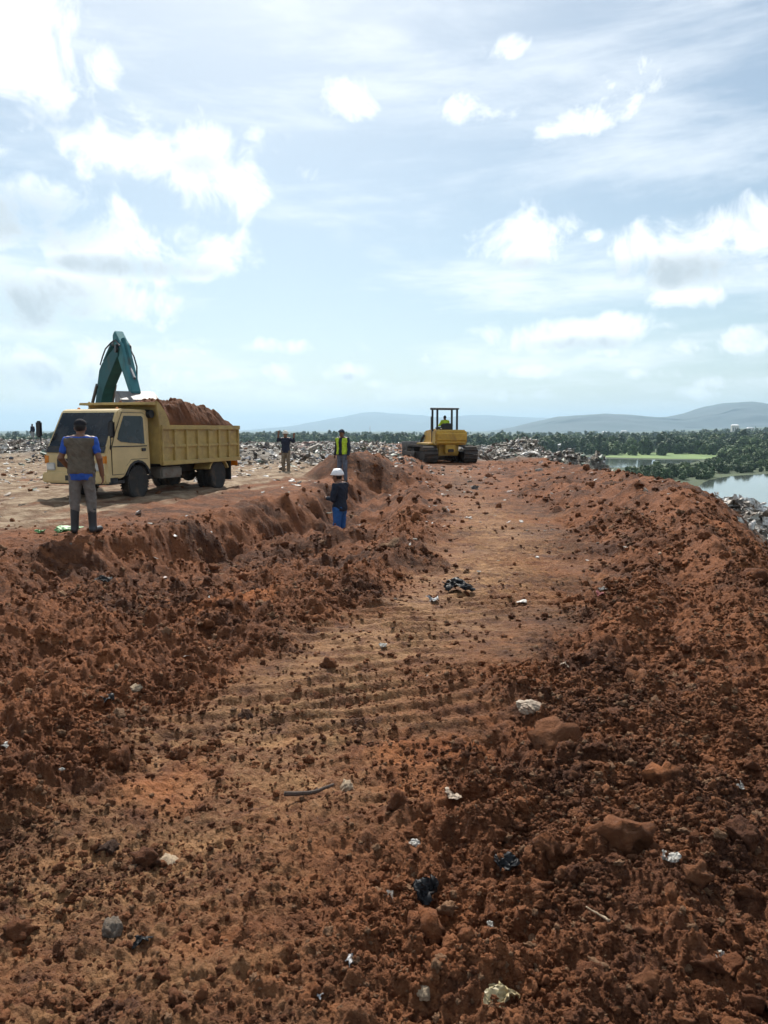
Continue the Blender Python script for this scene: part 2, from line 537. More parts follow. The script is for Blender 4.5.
palecol = N.mix(N.ramp(N.noise(pos, 1.6, 7, .66), .36, .66), (.15, .09, .052), (.36, .275, .185))
palecol = N.mix(N.m('MULTIPLY', N.ramp(N.noise(pos, 7.0, 5, .6), .55, .7), .5), palecol, (.15, .075, .04))
col = N.mix(zs.outputs[1], col, palecol)
orcol = N.mix(N.ramp(nb_, .35, .65), (.23, .072, .022), (.36, .125, .042))
col = N.mix(N.m('MULTIPLY', zs.outputs[2], .6), col, orcol)
refcol = N.mix(N.ramp(N.noise(pos, 2.2, 8, .72), .38, .64), (.055, .045, .036), (.30, .27, .23))
col = N.mix(zn.outputs['Alpha'], col, refcol)
grcol = N.mix(N.ramp(N.noise(pos, .8, 8, .72), .36, .66), (.03, .045, .015), (.07, .11, .03))
col = N.mix(zs2.outputs[0], col, grcol)
N.put(bs.inputs['Base Color'], col)
N.put(bs.inputs['Roughness'], N.m('SUBTRACT', .95, N.m('MULTIPLY', zs.outputs[0], .12)))
bs.inputs['Specular IOR Level'].default_value = .22
bp = N.n('ShaderNodeBump')
bp.inputs['Strength'].default_value = .9
bp.inputs['Distance'].default_value = .03
hgt = N.m('ADD', N.m('MULTIPLY', N.noise(pos, 48.0, 6, .7), .7), N.m('MULTIPLY', N.noise(pos, 13.0, 5, .65), 2.2))
N.put(bp.inputs['Height'], hgt)
N.put(bs.inputs['Normal'], bp.outputs[0])
ground = link('ground', terr_me, soil)
tag(ground, 'churned red-brown soil of the fill with a tracked lane and berm', None, None, 'structure')
# ------------------------------------------------------------------ loose clods: far too many to count
def lump_mesh(name, sub, seed, rough=.62, flat=.75, facet=.35):
    bm = bmesh.new()
    bmesh.ops.create_icosphere(bm, subdivisions=sub, radius=1.0)
    rr = random.Random(seed)
    planes = []
    for _ in range(9):
        d = Vector((rr.gauss(0, 1), rr.gauss(0, 1), rr.gauss(0, 1))).normalized()
        planes.append((d, rr.uniform(.55, .92)))
    ax = (rr.uniform(.75, 1.25), rr.uniform(.75, 1.25), flat * rr.uniform(.8, 1.15))
    p = np.array([v.co[:] for v in bm.verts])
    for d, k in planes:                                        # broken faces
        dd = np.array(d)
        e = np.maximum(p @ dd - k, 0)
        p = p - e[:, None] * dd * (1 - facet * .4)
    x_, y_, z_ = p.T
    g = 1 + rough * fbm(x_ * 1.9 + seed * 3.3 + z_, y_ * 1.9 + z_ * 1.3, 2, seed) + rough * .4 * fbm(x_ * 5 + seed, y_ * 5 + z_ * 4.1, 2, seed + 3)
    p = p * g[:, None] * np.array(ax)
    for v, q in zip(bm.verts, p):
        v.co = q
    me = bpy.data.meshes.new(name)
    for f in bm.faces:
        f.smooth = True
    bm.to_mesh(me)
    bm.free()
    return me


def clod_material(name, tint=None):
    m, N, b, out = mat_new(name)
    pos = N.n('ShaderNodeNewGeometry').outputs['Position']
    col, n1, n2 = soil_colour(N, pos)
    rnd = N.n('ShaderNodeObjectInfo').outputs['Random']
    col = N.mix(N.m('MULTIPLY', N.ramp(rnd, .45, 1.0), .55), col, (.24, .10, .045))
    col = N.mix(N.m('MULTIPLY', N.ramp(rnd, .35, .0), .4), col, (.085, .033, .017))
    if tint:
        col = N.mix(.75, col, tint)
    N.put(b.inputs['Base Color'], col)
    b.inputs['Roughness'].default_value = .95
    b.inputs['Specular IOR Level'].default_value = .2
    bp = N.n('ShaderNodeBump')
    bp.inputs['Strength'].default_value = .9
    bp.inputs['Distance'].default_value = .022
    N.put(bp.inputs['Height'], N.noise(pos, 48.0, 6, .7))
    N.put(b.inputs['Normal'], bp.outputs[0])
    return m


CLOD = clod_material('soil_clods')
STONE = clod_material('pale_stone', (.20, .12, .07))


def hidden_collection(name, meshes, mats):
    c = bpy.data.collections.new(name)
    for i, me in enumerate(meshes):
        o = bpy.data.objects.new(name, me)
        if mats:
            me.materials.clear()
            me.materials.append(mats[i % len(mats)])
        c.objects.link(o)
    return c


def scatter(name, P, S, ROT, coll, label, n_kinds, kinds=None):
    """one stuff object: a point mesh whose points carry shared meshes (geometry nodes)"""
    me = bpy.data.meshes.new(name)
    me.vertices.add(len(P))
    me.vertices.foreach_set('co', np.asarray(P, np.float32).ravel())
    for nm, tp, arr in (('size', 'FLOAT_VECTOR', S), ('turn', 'FLOAT_VECTOR', ROT)):
        a = me.attributes.new(nm, tp, 'POINT')
        a.data.foreach_set('vector', np.asarray(arr, np.float32).ravel())
    a = me.attributes.new('pick', 'INT', 'POINT')
    a.data.foreach_set('value', (kinds if kinds is not None else rng.integers(0, n_kinds, len(P))).astype(np.int32))
    o = bpy.data.objects.new(name, me)
    COL.objects.link(o)
    tag(o, label, None, None, 'stuff')
    ng = bpy.data.node_groups.new(name, 'GeometryNodeTree')
    ng.interface.new_socket('Geometry', in_out='INPUT', socket_type='NodeSocketGeometry')
    ng.interface.new_socket('Geometry', in_out='OUTPUT', socket_type='NodeSocketGeometry')
    nd = ng.nodes
    gi, go = nd.new('NodeGroupInput'), nd.new('NodeGroupOutput')
    ci = nd.new('GeometryNodeCollectionInfo')
    ci.inputs['Collection'].default_value = coll
    ci.inputs['Separate Children'].default_value = True
    ci.inputs['Reset Children'].default_value = True
    iop = nd.new('GeometryNodeInstanceOnPoints')
    iop.inputs['Pick Instance'].default_value = True

    def attr(nm, tp):
        q = nd.new('GeometryNodeInputNamedAttribute')
        q.data_type = tp
        q.inputs['Name'].default_value = nm
        return q.outputs['Attribute']
    e2r = nd.new('FunctionNodeEulerToRotation')
    ln = ng.links.new
    ln(gi.outputs[0], iop.inputs['Points'])
    ln(ci.outputs[0], iop.inputs['Instance'])
    ln(attr('pick', 'INT'), iop.inputs['Instance Index'])
    ln(attr('turn', 'FLOAT_VECTOR'), e2r.inputs[0])
    ln(e2r.outputs[0], iop.inputs['Rotation'])
    ln(attr('size', 'FLOAT_VECTOR'), iop.inputs['Scale'])
    ln(iop.outputs[0], go.inputs[0])
    md = o.modifiers.new('scatter', 'NODES')
    md.node_group = ng
    return o


def wedge(n, r0, r1, half=R(34)):
    r = np.sqrt(rng.uniform(r0 * r0, r1 * r1, n))
    t = rng.uniform(-half, half, n)
    return r * np.sin(t), r * np.cos(t)


lumps = [lump_mesh('clod', 3, 100 + i, .55) for i in range(10)]
clod_coll = hidden_collection('clod', lumps, [CLOD, CLOD, CLOD, CLOD, CLOD, CLOD, CLOD, CLOD, CLOD, STONE])
P, S, RO = [], [], []
for size, per_m2, r1 in ((.0045, 8000, 3.6), (.0075, 3600, 5.4), (.0125, 1000, 9.0), (.021, 170, 15.0), (.04, 11, 28.0), (.065, 1.5, 45.0), (.10, .18, 48.0)):
    n = int(per_m2 * R(34) * r1 * r1)
    x, y = wedge(n, 1.2, r1)
    lane, plat, outer = masks(x, y)
    patch = sstep(-.5, .5, fbm(x * 1.1, y * 1.1, 3, 77))
    keep = rng.random(n) < (.55 + .45 * sstep(-.3, .5, x - ip(y, LANE_R))) * np.clip((1 - (.78 if size < .02 else .9) * lane * sstep(24, 12, y) - (.82 if size < .025 else .95) * plat) * (.25 + .75 * patch), .012, 1) * (1 if size < .1 else (y > 8))
    x, y = x[keep], y[keep]
    z = height(x, y)
    s = size * np.exp(np.clip(rng.normal(0, .32, len(x)), -.8, .45))
    P.append(np.stack([x, y, z + s * rng.uniform(-.1, .45, len(x))], -1))
    S.append(np.repeat(s[:, None], 3, 1) * rng.uniform(.75, 1.25, (len(x), 3)))
    RO.append(np.stack([rng.uniform(-.5, .5, len(x)), rng.uniform(-.5, .5, len(x)), rng.uniform(0, 6.28, len(x))], -1))
P, S, RO = np.concatenate(P), np.concatenate(S), np.concatenate(RO)
print('clods', len(P))
scatter('soil_clods', P, S, RO, clod_coll, 'loose red-brown clods and crumbs strewn over the churned ground', 10)
# ------------------------------------------------------------------ the plain, ponds, hills
def poly_sheet(name, pts, z, mat, kind='structure', label=None):
    bm = bmesh.new()
    vs = [bm.verts.new((x, y, z)) for x, y in pts]
    f = bm.faces.new(vs)
    if f.normal.z < 0:
        f.normal_flip()
    bmesh.ops.triangulate(bm, faces=bm.faces[:])
    me = bpy.data.meshes.new(name)
    bm.to_mesh(me)
    bm.free()
    o = link(name, me, mat)
    return tag(o, label, None, None, kind)


def plain_h(x, y):
    """low ground: flat by the ponds, slightly rolling and rising towards the hills on the right"""
    x, y = np.asarray(x, float), np.asarray(y, float)
    d = np.hypot(x, y)
    far = sstep(500, 1600, d)
    z = PLAIN_Z + far * (4.0 * fbm(x / 500, y / 500, 3, 301))
    return z + sstep(.30, .52, x / np.maximum(y, 1)) * (sstep(500, 1500, y) * 9.0 + sstep(1500, 4500, y) * 30)


plain_mat, N, b, out = mat_new('lowland_green')
pos = N.n('ShaderNodeNewGeometry').outputs['Position']
c = N.mix(N.ramp(N.noise(pos, .012, 6, .6), .38, .62), (.028, .045, .016), (.055, .080, .027))
c = N.mix(N.m('MULTIPLY', N.ramp(N.noise(pos, .12, 5, .65), .5, .7), .6), c, (.025, .042, .016))
N.put(b.inputs['Base Color'], c)
b.inputs['Roughness'].default_value = .95
xs_ = np.concatenate([np.linspace(-14000, -1500, 14)[:-1], np.linspace(-1500, 1500, 90), np.linspace(1500, 14000, 14)[1:]])
ys_ = np.concatenate([np.linspace(-300, 500, 10)[:-1], np.linspace(500, 3000, 80), np.linspace(3000, 26000, 24)[1:]])
GX, GY = np.meshgrid(xs_, ys_)
GZ = plain_h(GX, GY)
ii = np.arange(GX.size).reshape(GX.shape)
Fp = np.stack([ii[:-1, :-1], ii[:-1, 1:], ii[1:, 1:], ii[1:, :-1]], -1).reshape(-1, 4)
plain = link('plain', np_mesh('plain', np.stack([GX, GY, GZ], -1).reshape(-1, 3), Fp), plain_mat)
tag(plain, 'flat green lowland below the fill, reaching to the hills', None, None, 'structure')

water, N, b, out = mat_new('pond_water')
pos = N.n('ShaderNodeNewGeometry').outputs['Position']
b.inputs['Base Color'].default_value = (.10, .12, .11, 1)
b.inputs['Roughness'].default_value = .06
b.inputs['Specular IOR Level'].default_value = .9
bp = N.n('ShaderNodeBump')
bp.inputs['Strength'].default_value = .10
bp.inputs['Distance'].default_value = .05
N.put(bp.inputs['Height'], N.noise(pos, 1.2, 4, .6))
N.put(b.inputs['Normal'], bp.outputs[0])


def outline(pxs, z):
    q = [pix(a, b_, z=z) for a, b_ in pxs]
    pts = []
    for i in range(len(q)):
        a, c_ = q[i], q[(i + 1) % len(q)]
        for k in range(5):
            t = k / 5
            p = a.lerp(c_, t)
            n = float(fbm(np.array([p.x * .03]), np.array([p.y * .03]), 3, 7)[0])
            pts.append((p.x + n * 3.0, p.y + n * 6.0))
    return pts


poly_sheet('pond', outline([(596, 468), (640, 467.5), (655, 463.5), (690, 463), (700, 460.5), (640, 459.2), (600, 458.4), (560, 460)], PLAIN_Z + .06), PLAIN_Z + .06, water,
           label='small pale pond beyond the refuse ridge')
poly_sheet('pond', outline([(680, 505), (694, 490), (704, 482), (720, 477.5), (745, 475.2), (768, 474), (850, 473), (1000, 474), (1100, 490), (1000, 520), (768, 515)], PLAIN_Z + .06), PLAIN_Z + .06, water,
           label='broad pale pond below the right edge of the fill')
marsh, N, b, out = mat_new('marsh_grass')
pos = N.n('ShaderNodeNewGeometry').outputs['Position']
N.put(b.inputs['Base Color'], N.mix(N.ramp(N.noise(pos, .08, 6, .6), .36, .64), (.10, .17, .045), (.16, .24, .06)))
b.inputs['Roughness'].default_value = .9
poly_sheet('field', outline([(605, 457.5), (660, 458.5), (715, 459.5), (738, 455.5), (720, 452.5), (660, 452.2), (600, 452.5)], PLAIN_Z + .12), PLAIN_Z + .12, marsh,
           label='bright green marsh meadow between pond and trees')


def ridge(name, prof, d, depth, mat, label, seed, xtra=600):
    """a hill range whose skyline passes through the given pixels at distance d"""
    px = np.array([p[0] for p in prof], float)
    py = np.array([p[1] for p in prof], float)
    X0 = (px - 384) / FPX * d
    Z0 = CAMZ + (430 - py) / FPX * d
    nx, ny = 260, 50
    gx = np.linspace(X0[0], X0[-1], nx)
    top = np.interp(gx, X0, Z0)
    ker = np.ones(9) / 9
    top = np.convolve(np.pad(top, 4, mode='edge'), ker, mode='valid')
    t = np.linspace(-1, 1, ny)
    A, T = np.meshgrid(gx, t)
    TOP = np.tile(top, (ny, 1))
    Yw = d + T * depth + 250 * fbm(A / 1500, T * 2, 3, seed)
    prof_t = np.cos(np.clip(np.abs(T), 0, 1) * math.pi / 2) ** 1.3
    spur = fbm(A / 900, T * 2.2 + 4, 5, seed + 3)
    Zw = PLAIN_Z - 20 + (TOP - PLAIN_Z + 20) * prof_t * (1 + .35 * spur * np.abs(T) ** .7) + (TOP - PLAIN_Z) * .03 * fbm(A / 160, T * 6, 3, seed + 8)
    q = np.arange(A.size).reshape(A.shape)
    Fr = np.stack([q[:-1, :-1], q[:-1, 1:], q[1:, 1:], q[1:, :-1]], -1).reshape(-1, 4)
    o = link(name, np_mesh(name, np.stack([A, Yw, Zw], -1).reshape(-1, 3), Fr), mat)
    return tag(o, label, None, None, 'structure')


hill_mat = simple('wooded_hill', (.018, .034, .030), .95, vary=.45, vscale=.004)
ridge('hill', [(440, 436), (500, 430), (530, 423), (560, 417.5), (600, 414), (625, 414.5), (660, 418), (690, 414), (715, 406.5), (735, 402.5), (755, 404), (775, 409),
               (800, 408), (850, 414), (920, 420), (1000, 426)], 6500, 1500, hill_mat, 'long wooded hill range on the right horizon', 411)
ridge('hill', [(180, 436), (230, 432), (290, 427), (330, 420), (362, 412.5), (400, 414), (440, 418), (480, 415), (540, 418), (620, 421), (800, 424), (950, 430)], 15000, 3500, hill_mat,
      'faint distant mountain range in the haze behind the bulldozer', 431)

# ------------------------------------------------------------------ trees
BARK = simple('bark', (.09, .065, .045), .9, vary=.3, vscale=9)


def leaf_mat(name, a, bcol):
    m, N, b, out = mat_new(name)
    rnd = N.n('ShaderNodeObjectInfo').outputs['Random']
    tc = N.n('ShaderNodeTexCoord').outputs['Object']
    f = N.m('ADD', N.m('MULTIPLY', N.noise(tc, .9, 3, .6), .7), N.m('MULTIPLY', rnd, .35))
    N.put(b.inputs['Base Color'], N.mix(N.ramp(f, .3, .75), a, bcol))
    b.inputs['Roughness'].default_value = .75
    return m


LEAF = [leaf_mat('leaves_dark', (.042, .075, .028), (.080, .130, .046)), leaf_mat('leaves_mid', (.058, .100, .034), (.115, .17, .056)),
        leaf_mat('leaves_light', (.07, .11, .035), (.13, .18, .055))]


def crown_mesh(name, seed, w, h, z0, n_lobes=16, per=44, leaf=.6):
    """leaf-sized quads spread through uneven lobes"""
    r = np.random.default_rng(seed)
    V, F = [], []
    lob = []
    for i in range(n_lobes):
        a, q = r.uniform(0, 6.28), math.sqrt(r.uniform(0, 1)) * .62 * w
        zz = z0 + h * r.uniform(.12, .86)
        k = 1 - .55 * abs((zz - z0) / h - .45)
        lob.append((q * math.cos(a) * k, q * math.sin(a) * k, zz, w * r.uniform(.24, .42), h * r.uniform(.15, .27)))
    for (cx, cy, cz, rx, rz) in lob:
        d = r.normal(0, 1, (per, 3))
        d /= np.linalg.norm(d, axis=1)[:, None]
        rad = r.uniform(.55, 1.08, per)[:, None]
        P = np.array([cx, cy, cz]) + d * rad * np.array([rx, rx, rz])
        nrm = d + r.normal(0, .5, (per, 3)) + np.array([0, 0, .4])
        nrm /= np.linalg.norm(nrm, axis=1)[:, None]
        t1 = np.cross(nrm, r.normal(0, 1, (per, 3)))
        t1 /= np.linalg.norm(t1, axis=1)[:, None]
        t2 = np.cross(nrm, t1)
        s = leaf * r.uniform(.6, 1.5, (per, 1))
        base = len(V) * 1
        for k in range(per):
            b0 = len(V)
            V.extend([P[k] - t1[k] * s[k] - t2[k] * s[k] * .7, P[k] + t1[k] * s[k] - t2[k] * s[k] * .5, P[k] + t1[k] * s[k] * .8 + t2[k] * s[k], P[k] - t1[k] * s[k] * .9 + t2[k] * s[k] * .8])
            F.append((b0, b0 + 1, b0 + 2, b0 + 3))
    return np_mesh(name, np.array(V), np.array(F), False), lob


def tube(bm, pts, rads, seg=8):
    """a tapered tube along points"""
    rings = []
    for i, (p, r) in enumerate(zip(pts, rads)):
        p = Vector(p)
        a = Vector(pts[max(i - 1, 0)])
        b = Vector(pts[min(i + 1, len(pts) - 1)])
        t = (b - a).normalized()
        u = t.orthogonal().normalized()
        if i and rings:
            u = (pu - t * pu.dot(t)).normalized()
        pu = u
        v = t.cross(u)
        rings.append([bm.verts.new(p + (u * math.cos(k * 2 * math.pi / seg) + v * math.sin(k * 2 * math.pi / seg)) * r) for k in range(seg)])
    for a, b in zip(rings[:-1], rings[1:]):
        for k in range(seg):
            bm.faces.new((a[k], a[(k + 1) % seg], b[(k + 1) % seg], b[k]))
    bm.faces.new(rings[0][::-1])
    bm.faces.new(rings[-1])


def bm_done(bm, name, smooth=True):
    bmesh.ops.recalc_face_normals(bm, faces=bm.faces[:])
    me = bpy.data.meshes.new(name)
    for f in bm.faces:
        f.smooth = smooth
    bm.to_mesh(me)
    bm.free()
    return me


def tree_meshes(seed, w, h, z0):
    cm, lob = crown_mesh('crown', seed, w, h, z0)
    bm = bmesh.new()
    tube(bm, [(0, 0, -.4), (.1, 0, z0 * .6), (0, .1, z0 + h * .35)], [.34, .24, .12], 7)
    for (x, y, z, rx, rz) in lob[:6]:
        tube(bm, [(0, .05, z0 * .85), (x * .5, y * .5, z0 * .85 + (z - z0 * .85) * .6), (x, y, z)], [.13, .09, .04], 5)
    return cm, bm_done(bm, 'trunk')


KIND = [(3.6, 7.2, .6), (4.6, 7.8, .8), (2.8, 8.6, .8), (5.4, 6.8, .9), (2.4, 4.6, -.4)]
TREES = [tree_meshes(500 + i, *k) for i, k in enumerate(KIND)]


def tree(px, py_base, kind, scale, leaf, label, group='trees on the lowland'):
    # on the plain: the distance follows from where the foot stands
    p = pix(px, py_base, z=PLAIN_Z)
    z = float(plain_h(p.x, p.y))
    t = empty('tree', (p.x, p.y, z), random.uniform(0, 6), label, 'tree', group)
    t.scale = (scale,) * 3
    cm, tm = TREES[kind]
    cm = cm.copy()
    link('crown', cm, LEAF[leaf], t)
    o = bpy.data.objects.new('trunk', tm)
    if not tm.materials:
        tm.materials.append(BARK)
    COL.objects.link(o)
    o.parent = t
    return t


for args in ((612, 452.2, 0, 1.1, 0, 'dark bushy tree at the left end of the green meadow'),
             (668, 451.6, 1, 1.5, 0, 'broad dark tree behind the middle of the green meadow'),
             (690, 451.8, 3, 1.3, 0, 'wide dark tree right of the broad one behind the meadow'),
             (647, 451.5, 0, 1.25, 1, 'mid-green round tree behind the meadow below the long white roof'),
             (712, 451.6, 2, 1.25, 1, 'slim mid-green tree at the right end of the green meadow'),
             (731, 452, 3, 1.3, 0, 'low wide dark tree just right of the green meadow'),
             (755, 453.5, 1, 1.35, 1, 'big round tree near the right picture edge above the broad pond'),
             (742, 449.5, 2, 1.6, 0, 'tall dark tree standing highest below the right hill'),
             (765, 450, 3, 1.6, 0, 'tall wide tree cut by the right picture edge'),
             (663, 449, 2, 1.45, 1, 'tall slim tree rising behind the round tree at the meadow'),
             (694, 448.5, 1, 1.6, 1, 'lighter tall tree behind the wide dark tree at the meadow'),
             (718, 448.5, 3, 1.5, 2, 'pale green wide tree left of the tallest dark tree'),
             (398, 447.5, 3, 1.6, 0, 'dark wide tree on the skyline just left of the bulldozer'),
             (352, 449, 0, 1.2, 0, 'dark round tree behind the soil heap'),
             (322, 448.5, 3, 1.4, 0, 'dark wide tree right of the man with raised arms'),
             (536, 447, 1, 1.5, 0, 'dark round tree in front of the blue roof')):
    tree(*args)


# the wood and the marsh scrub read as one mass each
def crowd(name, n, gen, kinds, smin, smax, label, leafpick):
    meshes = []
    for i in kinds:
        cm = TREES[i][0].copy()
        meshes.append(cm)
    c = hidden_collection(name, meshes, [LEAF[k] for k in leafpick])
    x, y = gen(n)
    z = plain_h(x, y)
    s = rng.uniform(smin, smax, len(x))
    z = z - .3 * s
    scatter(name, np.stack([x, y, z], -1), np.stack([s, s, s * rng.uniform(.75, 1.2, len(x))], -1), np.stack([0 * x, 0 * x, rng.uniform(0, 6.28, len(x))], -1), c, label, len(kinds))


def gen_wood(n):
    d = 1 / rng.uniform(1 / 3200, 1 / 480, n)
    a = rng.uniform(-.62, .62, n)
    x, y = a * d, d
    k = fbm(x / 160, y / 160, 3, 88) + .18 * rng.normal(0, 1, n) + .25 * sstep(.2, .4, a)
    k = np.where((d < 545) & (a < .26), -1, k)
    keep = k > -.06
    return x[keep], y[keep]


crowd('far_wood', 5200, gen_wood, [0, 1, 2, 3], .75, 1.35, 'green trees crowding the lowland as far as the hills', [0, 1, 0, 1])


def gen_scrub(n):
    px, py = rng.uniform(610, 1020, n), rng.uniform(460, 480, n)
    t = (CAMZ - PLAIN_Z) / ((py - 430) / FPX)
    x, y = (px - 384) / FPX * t, t
    pond1 = (px < 706) & (py < 469.5) & (px > 590)
    pond1 |= (px < 660) & (py < 476)
    pond2 = (py > 473.0 - (px - 735) * .035) & (px > 698)
    bridge = (px > 652) & (px < 712) & (py > 469.5)
    meadow = (px < 738) & (py < 460.4)
    keep = ~(pond1 | pond2 | meadow) | bridge
    return x[keep], y[keep]


crowd('marsh_scrub', 1500, gen_scrub, [4, 0, 3], .22, .48, 'dark green scrub growing between the two ponds', [0, 1, 0])


def gen_bank(n):
    px = rng.uniform(722, 900, n)
    py = rng.uniform(451, 462, n)
    t = (CAMZ - PLAIN_Z) / ((py - 430) / FPX)
    return (px - 384) / FPX * t, t


crowd('bank_scrub', 420, gen_bank, [4, 0, 1], .4, .9, 'mid-green bushes growing right of the meadow', [0, 1, 1])

# ------------------------------------------------------------------ far houses
WHITE_ROOF = simple('white_sheet_roof', (.86, .87, .87), .45, vary=.06, vscale=.5)
GREY_ROOF = simple('grey_sheet_roof', (.50, .52, .54), .5, vary=.1, vscale=.5)
BLUE_ROOF = simple('blue_sheet_roof', (.22, .33, .55), .5, vary=.1, vscale=.5)
RED_ROOF = simple('tile_roof', (.32, .15, .09), .8, vary=.2, vscale=.5)
WALLM = simple('rendered_wall', (.62, .60, .55), .85, vary=.12, vscale=.4)
PANE = simple('dark_pane', (.03, .035, .04), .2)


def boxmesh(name, x0, x1, y0, y1, z0, z1, bevel=0.0):
    bm = bmesh.new()
    bmesh.ops.create_cube(bm, size=1)
    for v in bm.verts:
        v.co = ((x0 + x1) / 2 + v.co.x * (x1 - x0), (y0 + y1) / 2 + v.co.y * (y1 - y0), (z0 + z1) / 2 + v.co.z * (z1 - z0))
    if bevel:
        bmesh.ops.bevel(bm, geom=bm.edges[:], offset=bevel, segments=2, affect='EDGES', clamp_overlap=True)
    return bm_done(bm, name, False)


def house(px, py_roof, wpx, d, roofmat, label, hip=True):
    """roof centre seen at (px, py_roof), wpx wide, standing on the plain at distance d"""
    c = pix(px, py_roof, d=d)
    gz = float(plain_h(c.x, c.y))
    wd = wpx * d / FPX
    rise = wd * .16
    wh = max(c.z - rise * .5 - gz, 2.6)
    dep = wd * .7
    t = empty('house', (c.x, c.y, gz), random.uniform(-.25, .25), label, 'house', 'houses on the lowland')
    link('wall', boxmesh('wall', -wd / 2 + .4, wd / 2 - .4, -dep / 2 + .4, dep / 2 - .4, -.5, wh), WALLM, t)
    bm = bmesh.new()
    e = .3
    a = [bm.verts.new(p) for p in ((-wd / 2, -dep / 2, wh), (wd / 2, -dep / 2, wh), (wd / 2, dep / 2, wh), (-wd / 2, dep / 2, wh))]
    g = wd * (.22 if hip else .02)
    r0, r1 = bm.verts.new((-wd / 2 + g, 0, wh + rise)), bm.verts.new((wd / 2 - g, 0, wh + rise))
    for f in ((a[0], a[1], r1, r0), (a[2], a[3], r0, r1), (a[1], a[2], r1), (a[3], a[0], r0), (a[3], a[2], a[1], a[0])):
        bm.faces.new(f)
    link('roof', bm_done(bm, 'roof', False), roofmat, t)
    for k in (-.28, 0, .28):
        link('window', boxmesh('window', wd * k - .6, wd * k + .6, -dep / 2 + .36, -dep / 2 + .42, wh * .35, wh * .75), PANE, t)
    return t


for args in ((489, 441.6, 13, 760, WHITE_ROOF, 'low house with wide white roof right of the bulldozer'),
             (475, 440.6, 8, 860, GREY_ROOF, 'grey-roofed house hard against the right side of the bulldozer'),
             (535, 436.8, 10, 1250, BLUE_ROOF, 'house with blue roof standing among the lowland trees'),
             (562, 444.3, 9, 560, GREY_ROOF, 'grey-roofed shed at the far end of the refuse ridge'),
             (573, 443.0, 9, 620, WHITE_ROOF, 'white-roofed house just above the refuse ridge'),
             (586.5, 444, 5, 600, WHITE_ROOF, 'small white house right of the white-roofed one above the refuse ridge'),
             (630.5, 440.4, 12.5, 830, WHITE_ROOF, 'long bright white roof standing alone among trees above the meadow'),
             (604.5, 431.6, 4.5, 2100, WHITE_ROOF, 'tiny white house on the skyline above the refuse ridge'),
             (590, 432.8, 4, 1900, WHITE_ROOF, 'tiny white house left of the skyline one'),
             (577, 432.4, 3.5, 2000, GREY_ROOF, 'tiny grey house leftmost of the skyline group'),
             (624, 430.8, 6, 2300, GREY_ROOF, 'pale grey house on the skyline above the long white roof'),
             (601, 440, 7, 900, GREY_ROOF, 'slanting grey roof left of the long bright white one'),
             (735, 424.8, 7, 1500, WHITE_ROOF, 'white house on high ground below the right hill top'),
             (750, 427.6, 6, 1450, GREY_ROOF, 'grey house just right of the white hillside house'),
             (364, 441.4, 8, 700, WHITE_ROOF, 'white-roofed house right of the man in yellow vest'),
             (402, 442.2, 8.5, 640, WHITE_ROOF, 'white-roofed house just left of the bulldozer'),
             (409, 441.6, 4, 700, GREY_ROOF, 'small grey house touching the bulldozer on its left'),
             (322, 444.2, 8, 600, WHITE_ROOF, 'white-roofed house left of the man in yellow vest'),
             (268, 445, 6, 570, GREY_ROOF, 'pale shed between the truck and the man with raised arms'),
             (383, 445.6, 4, 560, GREY_ROOF, 'small grey shed above the slope of the soil heap'),
             (303, 443, 5, 720, WHITE_ROOF, 'small white house right of the man with raised arms'),
             (446, 443, 6, 700, GREY_ROOF, 'grey-roofed house hidden behind the bulldozer')):
    if args[0] != 446:
        house(*args)

# radio mast on the skyline
p = pix(370, 444, d=1500)
gz = float(plain_h(p.x, p.y))
mast = empty('radio_mast', (p.x, p.y, gz), 0, 'thin radio mast on the skyline above the soil heap', 'mast')
top = pix(370, 426, d=1500).z - gz
STEEL = simple('galvanised_steel', (.35, .36, .37), .5, .6)
for k in range(3):
    a = k * 2.094
    bm = bmesh.new()
    tube(bm, [(1.6 * math.cos(a), 1.6 * math.sin(a), -.5), (.35 * math.cos(a), .35 * math.sin(a), top)], [.28, .16], 6)
    link('leg', bm_done(bm, 'leg'), STEEL, mast)
bm = bmesh.new()
for k in range(14):
    z0, z1 = top * k / 14, top * (k + 1) / 14
    f0, f1 = 1.6 - 1.25 * k / 14, 1.6 - 1.25 * (k + 1) / 14
    for j in range(3):
        a, b_ = j * 2.094, (j + 1) * 2.094
        tube(bm, [(f0 * math.cos(a), f0 * math.sin(a), z0), (f1 * math.cos(b_), f1 * math.sin(b_), z1)], [.08, .08], 4)
link('lattice', bm_done(bm, 'lattice'), STEEL, mast)
